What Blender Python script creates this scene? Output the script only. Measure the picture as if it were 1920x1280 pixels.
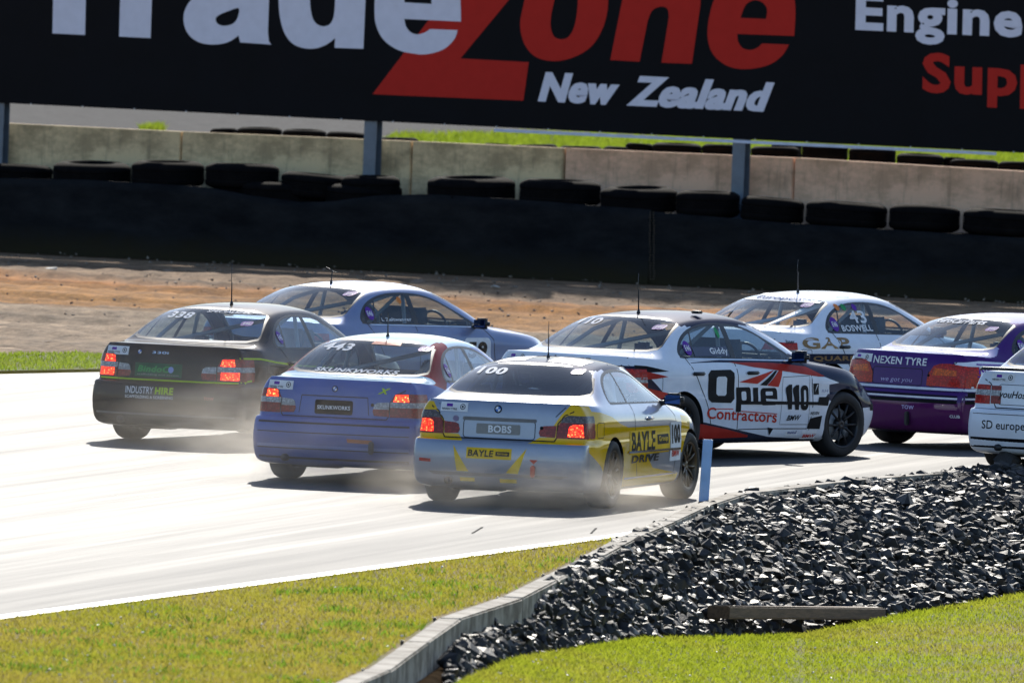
import bpy, bmesh, math, random
import numpy as np
from mathutils import Vector, Matrix
from mathutils.bvhtree import BVHTree
from mathutils.interpolate import poly_3d_calc
random.seed(7); RNG = np.random.default_rng(7)
R = math.radians
for o in list(bpy.data.objects): bpy.data.objects.remove(o)
scn = bpy.context.scene; COL = scn.collection
# ------------------------------------------------------------------ camera
FPX = 28000.0; CAM_H = 6.06; HOR = 930.0; ROLL = R(2.0)
pitch = math.atan(HOR/FPX)
cd = bpy.data.cameras.new('camera'); cam = bpy.data.objects.new('camera', cd); COL.objects.link(cam)
cd.sensor_width = 36; cd.lens = 36*FPX/1920; cd.clip_start = 1; cd.clip_end = 5000
RM = Matrix.Rotation(math.pi/2-pitch, 3, 'X') @ Matrix.Rotation(ROLL, 3, 'Z')
cam.matrix_world = Matrix.Translation((0, 0, CAM_H)) @ RM.to_4x4()
scn.camera = cam
cd.dof.use_dof = True; cd.dof.focus_distance = 147; cd.dof.aperture_fstop = 7.5
# ------------------------------------------------------------------ world, sun, exposure
SUN_EL, SUN_AZ = R(31), R(2)          # the sun stands ahead of the camera, behind the hoarding
w = bpy.data.worlds.new('World'); scn.world = w; w.use_nodes = True
nt = w.node_tree; nt.nodes.clear()
sky = nt.nodes.new('ShaderNodeTexSky'); sky.sky_type = 'NISHITA'; sky.sun_disc = False
sky.sun_elevation = SUN_EL; sky.sun_rotation = SUN_AZ; sky.air_density = 1.0; sky.dust_density = .6; sky.ozone_density = 3.0
bg = nt.nodes.new('ShaderNodeBackground'); bg.inputs[1].default_value = 0.135
wo = nt.nodes.new('ShaderNodeOutputWorld')
nt.links.new(sky.outputs[0], bg.inputs[0]); nt.links.new(bg.outputs[0], wo.inputs[0])
sl = bpy.data.lights.new('sun', 'SUN'); sl.energy = 4.5; sl.angle = R(0.5); sl.color = (1, .94, .84)
so = bpy.data.objects.new('sun', sl); COL.objects.link(so)
sd = Vector((math.sin(SUN_AZ)*math.cos(SUN_EL), math.cos(SUN_AZ)*math.cos(SUN_EL), math.sin(SUN_EL)))
so.rotation_euler = sd.to_track_quat('Z', 'Y').to_euler()
scn.view_settings.view_transform = 'Standard'; scn.view_settings.look = 'None'
scn.view_settings.exposure = 0.4; scn.view_settings.gamma = 1
scn.render.engine = 'CYCLES'; scn.cycles.use_denoising = True
scn.cycles.max_bounces = 8; scn.cycles.transparent_max_bounces = 16; scn.cycles.sample_clamp_indirect = 6
scn.cycles.volume_bounces = 1

def ray(px, py):
    return (RM @ Vector((px-960, -(py-640), -FPX))).normalized()
def G(px, py, z=0.0):                 # where the line of sight through a photo pixel meets height z
    d = ray(px, py); t = (z-CAM_H)/d.z
    return Vector((d.x*t, d.y*t, z))
def onplane(px, py, co, no):
    d = ray(px, py); o = Vector((0, 0, CAM_H)); t = (co-o).dot(no)/d.dot(no)
    return o+d*t

# ------------------------------------------------------------------ materials
MATS = {}
def nodes(m):
    m.use_nodes = True; return m.node_tree, m.node_tree.nodes['Principled BSDF']
def N(nt, t, **k):
    n = nt.nodes.new('ShaderNode'+t)
    for a, b in k.items(): setattr(n, a, b)
    return n
def ramp(nt, src, stops, interp='LINEAR'):
    r = N(nt, 'ValToRGB'); cr = r.color_ramp; cr.interpolation = interp
    while len(cr.elements) < len(stops): cr.elements.new(.5)
    for e, (p, c) in zip(cr.elements, stops):
        e.position = p; e.color = (c, c, c, 1) if not hasattr(c, '__len__') else (*c, 1)
    nt.links.new(src, r.inputs[0]); return r
def noise(nt, scale, detail=4, rough=.55, coord='Object', vscale=None, dist=0):
    tc = N(nt, 'TexCoord'); src = tc.outputs[coord]
    if vscale:
        mp = N(nt, 'Mapping'); mp.inputs['Scale'].default_value = vscale
        nt.links.new(src, mp.inputs[0]); src = mp.outputs[0]
    n = N(nt, 'TexNoise'); n.inputs['Scale'].default_value = scale; n.inputs['Detail'].default_value = detail
    n.inputs['Roughness'].default_value = rough; n.inputs['Distortion'].default_value = dist
    nt.links.new(src, n.inputs['Vector']); return n
def bump(nt, b, src, s, d=.01, chain=None):
    n = N(nt, 'Bump'); n.inputs['Strength'].default_value = s; n.inputs['Distance'].default_value = d
    nt.links.new(src, n.inputs['Height'])
    if chain: nt.links.new(chain.outputs[0], n.inputs['Normal'])
    nt.links.new(n.outputs[0], b.inputs['Normal']); return n
def mat(name, col, rough=.5, metal=0, coat=0, spec=.5, emit=None, es=0, var=.12, vs=6, trans=0, bmp=0, bs=60):
    if name in MATS: return MATS[name]
    if 'vinyl' in name or 'sticker' in name: spec = .08
    m = bpy.data.materials.new(name); nt, b = nodes(m)
    b.inputs['Roughness'].default_value = rough; b.inputs['Metallic'].default_value = metal
    b.inputs['Coat Weight'].default_value = coat; b.inputs['Coat Roughness'].default_value = .04
    b.inputs['Specular IOR Level'].default_value = spec
    if var:
        n = noise(nt, vs); c = Vector(col)
        r = ramp(nt, n.outputs[0], [(.3, tuple(c*(1-var))), (.7, tuple(c*(1+var)))])
        nt.links.new(r.outputs[0], b.inputs['Base Color'])
    else: b.inputs['Base Color'].default_value = (*col, 1)
    if emit: b.inputs['Emission Color'].default_value = (*emit, 1); b.inputs['Emission Strength'].default_value = es
    if bmp: bump(nt, b, noise(nt, bs).outputs[0], bmp)
    MATS[name] = m; return m
def paint(name, col, metal=0.0, rough=.35, dirt=.25):
    """car paint: clear coat over colour, dull road film on the lower flanks, dark trim inside the shell"""
    if name in MATS: return MATS[name]
    m = bpy.data.materials.new(name); nt, b = nodes(m)
    n = noise(nt, 3, 6, .65); c = Vector(col)
    r = ramp(nt, n.outputs[0], [(.25, tuple(c*.88)), (.75, tuple(c*1.06))])
    tc = N(nt, 'TexCoord'); sx = N(nt, 'SeparateXYZ'); nt.links.new(tc.outputs['Object'], sx.inputs[0])
    h = ramp(nt, sx.outputs[2], [(.1, dirt*2.0), (.45, dirt), (.75, dirt*.12)])
    n2 = noise(nt, 14, 5, .7); mu = N(nt, 'Math', operation='MULTIPLY'); nt.links.new(h.outputs[0], mu.inputs[0]); nt.links.new(n2.outputs[0], mu.inputs[1])
    mx = N(nt, 'MixRGB'); mx.inputs[2].default_value = (.16, .135, .11, 1)
    nt.links.new(mu.outputs[0], mx.inputs[0]); nt.links.new(r.outputs[0], mx.inputs[1]); nt.links.new(mx.outputs[0], b.inputs['Base Color'])
    b.inputs['Metallic'].default_value = metal; b.inputs['Roughness'].default_value = .5 if metal < .3 else .42; b.inputs['Specular IOR Level'].default_value = 0
    b.inputs['Coat Weight'].default_value = {'navy_paint': .35, 'crimson_paint': .3, 'dark_grey_paint': .5, 'purple_paint': .6, 'mid_blue_paint': .7, 'white_paint': .8}.get(name, .9); b.inputs['Coat Roughness'].default_value = .06
    bump(nt, b, noise(nt, 2.2, 2).outputs[0], .12, .02)
    geo = N(nt, 'NewGeometry'); dk = N(nt, 'BsdfDiffuse'); dk.inputs[0].default_value = (.03, .03, .032, 1)
    ms = N(nt, 'MixShader'); nt.links.new(geo.outputs['Backfacing'], ms.inputs[0]); nt.links.new(b.outputs[0], ms.inputs[1]); nt.links.new(dk.outputs[0], ms.inputs[2])
    nt.links.new(ms.outputs[0], nt.nodes['Material Output'].inputs[0])
    MATS[name] = m; return m
def glass_mat(name, tint, refl=.1):
    if name in MATS: return MATS[name]
    m = bpy.data.materials.new(name); m.use_nodes = True; nt = m.node_tree; nt.nodes.clear()
    o = N(nt, 'OutputMaterial'); t = N(nt, 'BsdfTransparent'); t.inputs[0].default_value = (*tint, 1)
    g = N(nt, 'BsdfGlossy'); g.inputs['Roughness'].default_value = .03; g.inputs[0].default_value = (.9, .95, 1, 1)
    lw = N(nt, 'LayerWeight'); lw.inputs[0].default_value = .5; pw = N(nt, 'Math', operation='POWER'); nt.links.new(lw.outputs['Facing'], pw.inputs[0]); pw.inputs[1].default_value = 4.5
    f = N(nt, 'Math', operation='MULTIPLY_ADD'); nt.links.new(pw.outputs[0], f.inputs[0]); f.inputs[1].default_value = .9; f.inputs[2].default_value = .05
    # smears and dust on the glass
    d = N(nt, 'BsdfDiffuse'); d.inputs[0].default_value = (.45, .43, .4, 1)
    n = noise(nt, 5, 5, .7); r = ramp(nt, n.outputs[0], [(.35, .0), (.75, .028)])
    m1 = N(nt, 'MixShader'); nt.links.new(f.outputs[0], m1.inputs[0]); nt.links.new(t.outputs[0], m1.inputs[1]); nt.links.new(g.outputs[0], m1.inputs[2])
    m2 = N(nt, 'MixShader'); nt.links.new(r.outputs[0], m2.inputs[0]); nt.links.new(m1.outputs[0], m2.inputs[1]); nt.links.new(d.outputs[0], m2.inputs[2])
    nt.links.new(m2.outputs[0], o.inputs[0]); MATS[name] = m; return m
def lens_mat(name, col, lit=0, litcol=(1, .12, .02)):
    if name in MATS: return MATS[name]
    m = bpy.data.materials.new(name); nt, b = nodes(m)
    b.inputs['Roughness'].default_value = .25; b.inputs['Coat Weight'].default_value = .35; b.inputs['Specular IOR Level'].default_value = .2
    tc = N(nt, 'TexCoord'); v = N(nt, 'TexVoronoi'); v.inputs['Scale'].default_value = 45; nt.links.new(tc.outputs['Object'], v.inputs[0])
    c = Vector(col); r = ramp(nt, v.outputs['Distance'], [(0, tuple(c*1.3)), (.6, tuple(c*.55))]); nt.links.new(r.outputs[0], b.inputs['Base Color'])
    if lit:
        r2 = ramp(nt, v.outputs['Distance'], [(0, litcol), (.3, (1, .04, .01)), (.75, (.35, .0, .0))]); nt.links.new(r2.outputs[0], b.inputs['Emission Color'])
        b.inputs['Emission Strength'].default_value = lit
    MATS[name] = m; return m

BLACK = mat('black_plastic', (.02, .02, .022), .45)
SATIN = mat('satin_black_metal', (.025, .025, .028), .3, .3)
RUBBER = mat('tyre_rubber', (.022, .021, .021), .75, bmp=.3)
CHROME = mat('bright_trim', (.6, .62, .65), .18, 1)
STEEL = mat('galvanised_steel', (.33, .36, .4), .5, .5)
GLASS = glass_mat('car_glass', (.62, .72, .76))
GLASSD = glass_mat('tinted_car_glass', (.10, .13, .15))
GLASSC = glass_mat('clear_car_glass', (.86, .92, .93))
WHITE = mat('white_vinyl', (.78, .78, .8), .5)
SEAT = mat('seat_fabric', (.03, .03, .035), .85)
CAGE = mat('roll_cage_paint', (.30, .31, .33), .4)
DARK = mat('underbody_dark', (.012, .012, .013), .8)
BRONZE = mat('bronze_vinyl', (.28, .17, .08), .35, .5)
SEAM = mat('panel_gap', (.008, .008, .009), .8, var=0)
RED = mat('red_vinyl', (.55, .035, .02), .4)
YEL = mat('yellow_vinyl', (.80, .50, .008), .4)
LIME = mat('lime_vinyl', (.45, .62, .02), .4)
PURP = mat('purple_vinyl', (.13, .03, .35), .4)
NAVY = mat('navy_vinyl', (.012, .018, .045), .3)
GREEN = mat('green_vinyl', (.03, .32, .10), .4)
ORANGE = mat('orange_vinyl', (.75, .22, .05), .4)
LB = mat('black_vinyl', (.008, .008, .010), .5, spec=.15)

# ------------------------------------------------------------------ object helpers
def mesh_obj(name, verts, faces, m=None, parent=None, smooth=False):
    me = bpy.data.meshes.new(name); me.from_pydata([tuple(v) for v in verts], [], faces); me.update()
    o = bpy.data.objects.new(name, me); COL.objects.link(o)
    if m: me.materials.append(m)
    if parent: o.parent = parent
    if smooth: me.polygons.foreach_set('use_smooth', [True]*len(me.polygons))
    return o
def bm_obj(name, bm, m=None, parent=None, smooth=False):
    me = bpy.data.meshes.new(name); bm.to_mesh(me); bm.free()
    o = bpy.data.objects.new(name, me); COL.objects.link(o)
    if m: me.materials.append(m)
    if parent: o.parent = parent
    if smooth: me.polygons.foreach_set('use_smooth', [True]*len(me.polygons))
    return o
def tag(o, label=None, cat=None, group=None, kind=None):
    if label: o['label'] = label
    if cat: o['category'] = cat
    if group: o['group'] = group
    if kind: o['kind'] = kind
    return o
def empty(name, loc, rz=0):
    o = bpy.data.objects.new(name, None); COL.objects.link(o); o.location = loc; o.rotation_euler = (0, 0, rz); o.empty_display_size = .2
    return o
def box(bm, c, s, rot=None, bevel=0):
    r = bmesh.ops.create_cube(bm, size=1); vs = r['verts']
    bmesh.ops.scale(bm, vec=s, verts=vs)
    if bevel:
        es = list({e for v in vs for e in v.link_edges}); g = bmesh.ops.bevel(bm, geom=es, offset=bevel, segments=2, affect='EDGES'); vs = list({v for f in g['faces'] for v in f.verts} | {v for v in vs if v.is_valid})
        vs = [v for v in vs if v.is_valid]
        seen = set(vs); st = list(vs)
        while st:
            v = st.pop()
            for e in v.link_edges:
                o = e.other_vert(v)
                if o not in seen: seen.add(o); st.append(o)
        vs = list(seen)
    if rot: bmesh.ops.rotate(bm, cent=(0, 0, 0), matrix=rot, verts=vs)
    bmesh.ops.translate(bm, vec=c, verts=vs); return vs
def tube(bm, pts, r, seg=8):
    pts = [Vector(p) for p in pts]; rings = []
    rr = r if hasattr(r, '__len__') else [r]*len(pts)
    for i, p in enumerate(pts):
        d = (pts[min(i+1, len(pts)-1)]-pts[max(i-1, 0)]).normalized()
        a = d.orthogonal().normalized() if abs(d.z) > .9 else d.cross(Vector((0, 0, 1))).normalized(); b = d.cross(a)
        rings.append([bm.verts.new(p+(a*math.cos(t)+b*math.sin(t))*rr[i]) for t in [2*math.pi*k/seg for k in range(seg)]])
    for i in range(len(rings)-1):
        for k in range(seg): bm.faces.new((rings[i][k], rings[i][(k+1) % seg], rings[i+1][(k+1) % seg], rings[i+1][k]))
    bm.faces.new(rings[0][::-1]); bm.faces.new(rings[-1])
def lathe(bm, prof, seg=40, axis='X', c=(0, 0, 0)):       # prof: (along, radius)
    rings = []
    for a, r in prof:
        rings.append([bm.verts.new((c[0]+a, c[1]+r*math.cos(t), c[2]+r*math.sin(t)) if axis == 'X' else (c[0]+r*math.cos(t), c[1]+r*math.sin(t), c[2]+a)) for t in [2*math.pi*k/seg for k in range(seg)]])
    for i in range(len(rings)-1):
        for k in range(seg): bm.faces.new((rings[i][k], rings[i][(k+1) % seg], rings[i+1][(k+1) % seg], rings[i+1][k]))
    return rings

# ------------------------------------------------------------------ car shell
def lerp(a, b, t): return a+(b-a)*t
#        y     xb    zb     xr    zr     zc
SEDAN = [(-2.06, .735, .972, .66, .985, 1.000), (-1.98, .765, .968, .69, .984, 1.000), (-1.82, .79, .963, .70, .984, 1.000), (-1.66, .80, .958, .715, .986, 1.002),
 (-1.56, .803, .956, .725, .990, 1.006), (-1.48, .803, .955, .722, 1.012, 1.030), (-1.38, .803, .953, .708, 1.055, 1.085), (-1.25, .803, .951, .690, 1.122, 1.160), (-1.10, .802, .949, .662, 1.192, 1.238),
 (-.97, .801, .947, .632, 1.242, 1.302), (-.88, .80, .945, .612, 1.268, 1.338), (-.78, .80, .943, .598, 1.286, 1.356), (-.58, .80, .940, .585, 1.306, 1.378), (-.28, .80, .934, .578, 1.316, 1.388),
 (.0, .80, .929, .580, 1.305, 1.382), (.14, .80, .927, .588, 1.285, 1.366), (.24, .80, .925, .597, 1.258, 1.338), (.42, .80, .922, .620, 1.192, 1.248), (.62, .80, .917, .652, 1.106, 1.146), (.78, .798, .912, .682, 1.026, 1.055),
 (.88, .795, .905, .70, .968, .995), (.96, .79, .895, .70, .930, .962), (1.08, .785, .883, .69, .905, .945), (1.34, .775, .862, .67, .880, .918), (1.58, .755, .828, .65, .845, .880), (1.76, .72, .785, .62, .800, .835), (1.88, .67, .735, .58, .750, .785)]
COUPE = [(-2.06, .735, .958, .66, .972, .988), (-1.98, .765, .954, .69, .970, .986), (-1.82, .79, .949, .70, .970, .985), (-1.66, .80, .944, .715, .972, .988),
 (-1.56, .803, .942, .720, .984, 1.002), (-1.48, .803, .941, .712, 1.010, 1.034), (-1.38, .803, .940, .698, 1.052, 1.082), (-1.25, .803, .938, .674, 1.106, 1.146), (-1.10, .802, .936, .644, 1.164, 1.212),
 (-.97, .801, .934, .612, 1.206, 1.266), (-.88, .80, .932, .594, 1.228, 1.298), (-.78, .80, .930, .580, 1.246, 1.314), (-.58, .80, .927, .566, 1.266, 1.334), (-.28, .80, .921, .558, 1.276, 1.344),
 (.0, .80, .917, .560, 1.264, 1.337), (.14, .80, .914, .568, 1.240, 1.318), (.24, .80, .912, .577, 1.212, 1.288), (.42, .80, .909, .602, 1.146, 1.202), (.62, .80, .905, .638, 1.066, 1.106), (.78, .798, .900, .674, .998, 1.027),
 (.88, .795, .893, .695, .955, .982), (.96, .79, .884, .70, .920, .952), (1.08, .785, .873, .69, .895, .935), (1.34, .775, .852, .67, .870, .908), (1.58, .755, .820, .65, .837, .872), (1.76, .72, .778, .62, .793, .828), (1.88, .67, .730, .58, .745, .780)]
# level: z at the flank (None = belt-k), dx, rear z, rear y, rear corner x, front z, front y, front corner x
def _sh(y):                              # the cabin sits a little further back on the wheelbase
    if -1.6 <= y <= 1.0: return y-.13
    return {-1.66: -1.775, -1.82: -1.885, 1.08: .975, 1.34: 1.27}.get(y, y)
SEDAN = [(_sh(t[0]),)+t[1:] for t in SEDAN]; COUPE = [(_sh(t[0]),)+t[1:] for t in COUPE]
LEV = [(0.0, None, .985, -2.185, .715, .715, 2.02, .62), (-.065, -.022, .915, -2.215, .765, .672, 2.065, .68), (-.145, -.004, .83, -2.225, .79, .63, 2.09, .71), (.70, -.007, .72, -2.235, .80, .595, 2.10, .73),
 (.628, -.006, .622, -2.243, .803, .565, 2.105, .745), (.602, .003, .600, -2.298, .838, .545, 2.135, .76), (.50, .002, .50, -2.322, .848, .47, 2.155, .77), (.40, -.003, .385, -2.322, .852, .38, 2.155, .77), (.29, -.010, .275, -2.300, .845, .28, 2.12, .75),
 (.19, -.022, .185, -2.262, .825, .19, 2.08, .72), (.155, -.10, .165, -2.16, .70, .155, 2.0, .64)]
XW = [(-2.1, .80), (-1.95, .838), (-1.8, .855), (-1.6, .866), (-1.36, .872), (0, .872), (1.36, .870), (1.6, .855), (1.8, .82), (1.95, .77)]
FR = [1, .88, .7, .5, .32, .15, 0]
def interp(tab, y):
    for (a, va), (b, vb) in zip(tab, tab[1:]):
        if y <= b: return lerp(va, vb, max(0, (y-a)/(b-a)))
    return tab[-1][1]
def shell(tab, lid_drop=0.0):
    n = len(tab); verts = []; faces = []
    def V(x, y, z): verts.append((x, y, z)); return len(verts)-1
    def colx(st): y, xb, zb, xr, zr, zc = st; return [(xb, zb), (lerp(xb, xr, .5)+.010, lerp(zb, zr, .5))]+[(xr*f, zc-(zc-zr)*(f**2.6)) for f in FR]
    # perimeter index around one level: right flank 0..n-1, front 1..15, left flank, rear
    cols = []
    def smooth(a, b, x): t = max(0, min(1, (x-a)/(b-a))); return t*t*(3-2*t)
    rings = []
    for k, (zs, dx, zR, yR, xR, zF, yF, xF) in enumerate(LEV):
        zR -= lid_drop if k < 3 else 0
        right = []
        for i, (y, xb, zb, xr, zr, zc) in enumerate(tab):
            if k == 0: x, z = xb, zb
            else:
                x = interp(XW, y)+dx; z = zb+zs if zs <= 0 else zs
                if k == 3: z = min(z, zb-.19)
                if k >= 4: z = min(z, zb-.20)
            a = smooth(-1.75, -2.08, y) if y < 0 else 0; b = smooth(1.55, 1.9, y) if y > 0 else 0
            z = lerp(z, zR if k else zb, a) if y < 0 else lerp(z, zF if k else zb, b)
            if y < 0: x = lerp(x, min(x, xR+.0), a)
            else: x = lerp(x, min(x, xF+.03), b)
            right.append((x, y, z))
        def end(yE, zE, xE, sgn):     # from corner to corner across the end, right -> left
            out = []
            fr = [.97, .90]+FR[1:]; fr = [.975, .905, .80, .64, .46, .30, .145, 0]
            for f in fr: out.append((xE*f, yE-sgn*(.13*f**3.2), zE))
            return out+[(-x, y, z) for x, y, z in out[-2::-1]]
        fr_ = end(yF, zF, xF, 1); re_ = end(yR, zR, xR, -1)
        ring = [V(*p) for p in right]+[V(*p) for p in fr_]+[V(-x, y, z) for x, y, z in right[::-1]]+[V(-p[0], p[1], p[2]) for p in re_]
        rings.append(ring)
    P = len(rings[0])
    for k in range(len(rings)-1):
        for i in range(P): faces.append((rings[k+1][i], rings[k+1][(i+1) % P], rings[k][(i+1) % P], rings[k][i]))
    # upper patch
    top = rings[0]; rows = []
    rear = top[n+15+n:]                                     # left->right
    rows.append([rear[j] for j in range(14, -1, -1)])        # right -> left
    for i, st in enumerate(tab):
        y = st[0]; c = colx(st)[1:]
        row = [top[i]]
        for s in (1, -1):
            for (x, z) in (c if s == 1 else c[-2::-1]):
                bow = -.10*smooth(-.3, -.9, y)*smooth(-2.1, -1.7, y) if y < -.3 else (.11*smooth(-.1, .3, y)*smooth(2.0, 1.5, y))
                row.append(V(s*x, y+bow*(1-(x/.72)**2 if x < .72 else 0), z))
        row.append(top[n+15+(n-1-i)]); rows.append(row)
    # rear row has 15 points, inner rows have 17 (two of them on the flank ring)
    front = top[n:n+15]; 
    def strip(a, b): 
        for j in range(len(a)-1): faces.append((a[j], a[j+1], b[j+1], b[j]))
    strip(rows[1][1:-1], rows[0]); faces.append((rows[1][0], rows[1][1], rows[0][0])); faces.append((rows[1][-2], rows[1][-1], rows[0][-1]))
    for i in range(1, len(rows)-1): strip(rows[i+1], rows[i])
    strip(front, rows[-1][1:-1]); faces.append((front[0], rows[-1][1], rows[-1][0])); faces.append((front[-1], rows[-1][-1], rows[-1][-2]))
    # fix winding at runtime
    me = bpy.data.meshes.new('cage'); me.from_pydata(verts, [], faces); me.update()
    bm = bmesh.new(); bm.from_mesh(me); bmesh.ops.recalc_face_normals(bm, faces=bm.faces); 
    # outward check
    f = max(bm.faces, key=lambda f: f.calc_center_median().z)
    if f.normal.z < 0: bmesh.ops.reverse_faces(bm, faces=bm.faces)
    cr = bm.edges.layers.float.get('crease_edge') or bm.edges.layers.float.new('crease_edge')
    bm.verts.ensure_lookup_table()
    for k, c in ((4, .5), (5, .35), (2, .25), (0, .18)):
        s = set(rings[k])
        for e in bm.edges:
            if e.verts[0].index in s and e.verts[1].index in s:
                yy = (e.verts[0].co.y+e.verts[1].co.y)/2
                if k in (4, 5) and yy > -1.9: continue
                e[cr] = c if not (k == 0 and yy < -2.0) else .75
    bm.to_mesh(me); bm.free()
    o = bpy.data.objects.new('cage', me); COL.objects.link(o)
    md = o.modifiers.new('s', 'SUBSURF'); md.levels = 2; md.render_levels = 2
    dg = bpy.context.evaluated_depsgraph_get(); dg.update()
    me2 = bpy.data.meshes.new_from_object(o.evaluated_get(dg)); bpy.data.objects.remove(o)
    return me2
class Base: pass
def finish_base(me):
    B = Base(); B.vs = [v.co.copy() for v in me.vertices]; B.ns = [v.normal.copy() for v in me.vertices]
    B.ps = [tuple(p.vertices) for p in me.polygons]
    B.bvh = BVHTree.FromPolygons(B.vs, B.ps); B.me = me; return B
def base_normal(B, co):
    loc, no, idx, d = B.bvh.find_nearest(co)
    p = B.ps[idx]; w_ = poly_3d_calc([B.vs[i] for i in p], loc)
    n = Vector((0, 0, 0))
    for a, i in zip(w_, p): n += B.ns[i]*a
    return n.normalized() if n.length > 1e-6 else no
def pip(p, poly):
    x, y = p; c = False; j = len(poly)-1
    for i in range(len(poly)):
        xi, yi = poly[i]; xj, yj = poly[j]
        if (yi > y) != (yj > y) and x < (xj-xi)*(y-yi)/(yj-yi)+xi: c = not c
        j = i
    return c
AX = {'side': (1, 2), 'rear': (0, 2), 'top': (0, 1)}
def spline(pts, k=4):                                       # closed Catmull-Rom through the points
    out = []; n = len(pts)
    for i in range(n):
        p0, p1, p2, p3 = [Vector(pts[(i+j-1) % n]) for j in range(4)]
        if len(pts[i]) > 2 or len(pts[(i+1) % n]) > 2: pass
        for s in range(k):
            t = s/k; out.append(tuple(.5*((2*p1)+(p2-p0)*t+(2*p0-5*p1+4*p2-p3)*t*t+(3*p1-p0-3*p2+p3)*t**3)))
    return out
def cut(bm, poly, proj, sel, act):
    """cut the outline into the shell and run act(face) on the faces inside it"""
    a, b = AX[proj]; xs = [p[0] for p in poly]; ys = [p[1] for p in poly]
    bb = (min(xs), min(ys), max(xs), max(ys))
    def ov(f, q, e=.0):
        c0 = [v.co[a] for v in f.verts]; c1 = [v.co[b] for v in f.verts]
        return not (max(c0) < q[0]-e or min(c0) > q[2]+e or max(c1) < q[1]-e or min(c1) > q[3]+e)
    cand = {f for f in bm.faces if sel(f) and ov(f, bb)}
    n = len(poly)
    for i in range(n):
        p, q = poly[i], poly[(i+1) % n]
        if abs(p[0]-q[0])+abs(p[1]-q[1]) < 1e-6: continue
        sb = (min(p[0], q[0]), min(p[1], q[1]), max(p[0], q[0]), max(p[1], q[1]))
        sub = [f for f in cand if f.is_valid and ov(f, sb, .002)]
        if not sub: continue
        co = [0, 0, 0]; no = [0, 0, 0]; co[a] = p[0]; co[b] = p[1]; no[a] = -(q[1]-p[1]); no[b] = q[0]-p[0]
        geom = set(sub)
        for f in sub: geom.update(f.edges); geom.update(f.verts)
        r = bmesh.ops.bisect_plane(bm, geom=list(geom), dist=1e-5, plane_co=co, plane_no=no)
        cand = {f for f in cand if f.is_valid}
        cand.update(f for f in r['geom'] if isinstance(f, bmesh.types.BMFace) and f.is_valid)
        cand.update(f for g in r['geom_cut'] if isinstance(g, bmesh.types.BMEdge) for f in g.link_faces if sel(f))
    for f in cand:
        if f.is_valid:
            c = f.calc_center_median()
            if pip((c[a], c[b]), poly): act(f)
# regions
BODY, WS, RG, FSG, RSG, QG, TRIM, LAMP, GONE, LIDR, BUMP = range(11)
def side_sel(s, z0=-9): return lambda f: f.normal.x*s > .12 and f.calc_center_median().z > z0
def rear_sel(f): return f.normal.y < -.10 and f.calc_center_median().y < 0
def circle(cx, cy, r, n=28): return [(cx+r*math.cos(2*math.pi*i/n), cy+r*math.sin(2*math.pi*i/n)) for i in range(n)]
S_DLO = [(.74, .928), (.60, 1.02), (.40, 1.118), (.20, 1.205), (.05, 1.250), (-.10, 1.275), (-.35, 1.290), (-.60, 1.282), (-.80, 1.252), (-.97, 1.205), (-1.09, 1.148), (-1.17, 1.085), (-1.215, 1.025), (-1.205, .985), (-1.15, .968), (-.6, .958), (0, .946), (.5, .936)]
S_F = [(.66, .948), (.58, 1.005), (.40, 1.095), (.20, 1.182), (.05, 1.228), (-.10, 1.254), (-.24, 1.264), (-.27, .966)]
S_R = [(-.345, .968), (-.325, 1.268), (-.50, 1.266), (-.66, 1.256), (-.78, 1.236), (-.865, 1.212), (-.985, .980)]
S_Q = [(-.895, 1.200), (-.985, 1.168), (-1.08, 1.12), (-1.15, 1.062), (-1.182, 1.018), (-1.165, .992), (-1.02, .984)]
C_DLO = [(.76, .916), (.62, .99), (.42, 1.088), (.22, 1.172), (.05, 1.216), (-.10, 1.238), (-.35, 1.250), (-.60, 1.240), (-.80, 1.212), (-.97, 1.168), (-1.09, 1.11), (-1.16, 1.05), (-1.185, .995), (-1.16, .960), (-1.08, .950), (-.6, .944), (0, .934), (.5, .924)]
C_F = [(.68, .936), (.60, .978), (.42, 1.068), (.22, 1.150), (.05, 1.193), (-.10, 1.215), (-.30, 1.225), (-.47, 1.222), (-.53, .958)]
C_R = [(-.575, .960), (-.51, 1.221), (-.66, 1.211), (-.80, 1.188), (-.95, 1.145), (-1.06, 1.09), (-1.125, 1.035), (-1.145, .995), (-1.12, .972)]
S_DLO, S_F, S_R, S_Q, C_DLO, C_F, C_R = [[(y-.13, z) for y, z in q] for q in (S_DLO, S_F, S_R, S_Q, C_DLO, C_F, C_R)]
def rr(x0, y0, x1, y1, r, n=4):
    o = []
    for cx, cy, a0 in ((x1-r, y1-r, 0), (x0+r, y1-r, 90), (x0+r, y0+r, 180), (x1-r, y0+r, 270)):
        for i in range(n+1): a = R(a0+90*i/n); o.append((cx+r*math.cos(a), cy+r*math.sin(a)))
    return o
def rglass(zt, zb, xt, xb, g):
    # rear glass outline seen from behind, g = inset
    h = [(0, zb+g), (.35, zb+g+.001), (xb-g-.10, zb+g+.008), (xb-g-.02, zb+g+.03), (xb-g-.02, zb+g+.06), (lerp(xb, xt, .5)-g*.9, lerp(zb, zt, .5)), (xt-g+.01, zt-g-.05), (xt-g-.03, zt-g-.018), (xt-g-.10, zt-g-.006), (.25, zt-g+.002), (0, zt-g+.003)]
    return h+[(-x, z) for x, z in h[-2:0:-1]]
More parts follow.
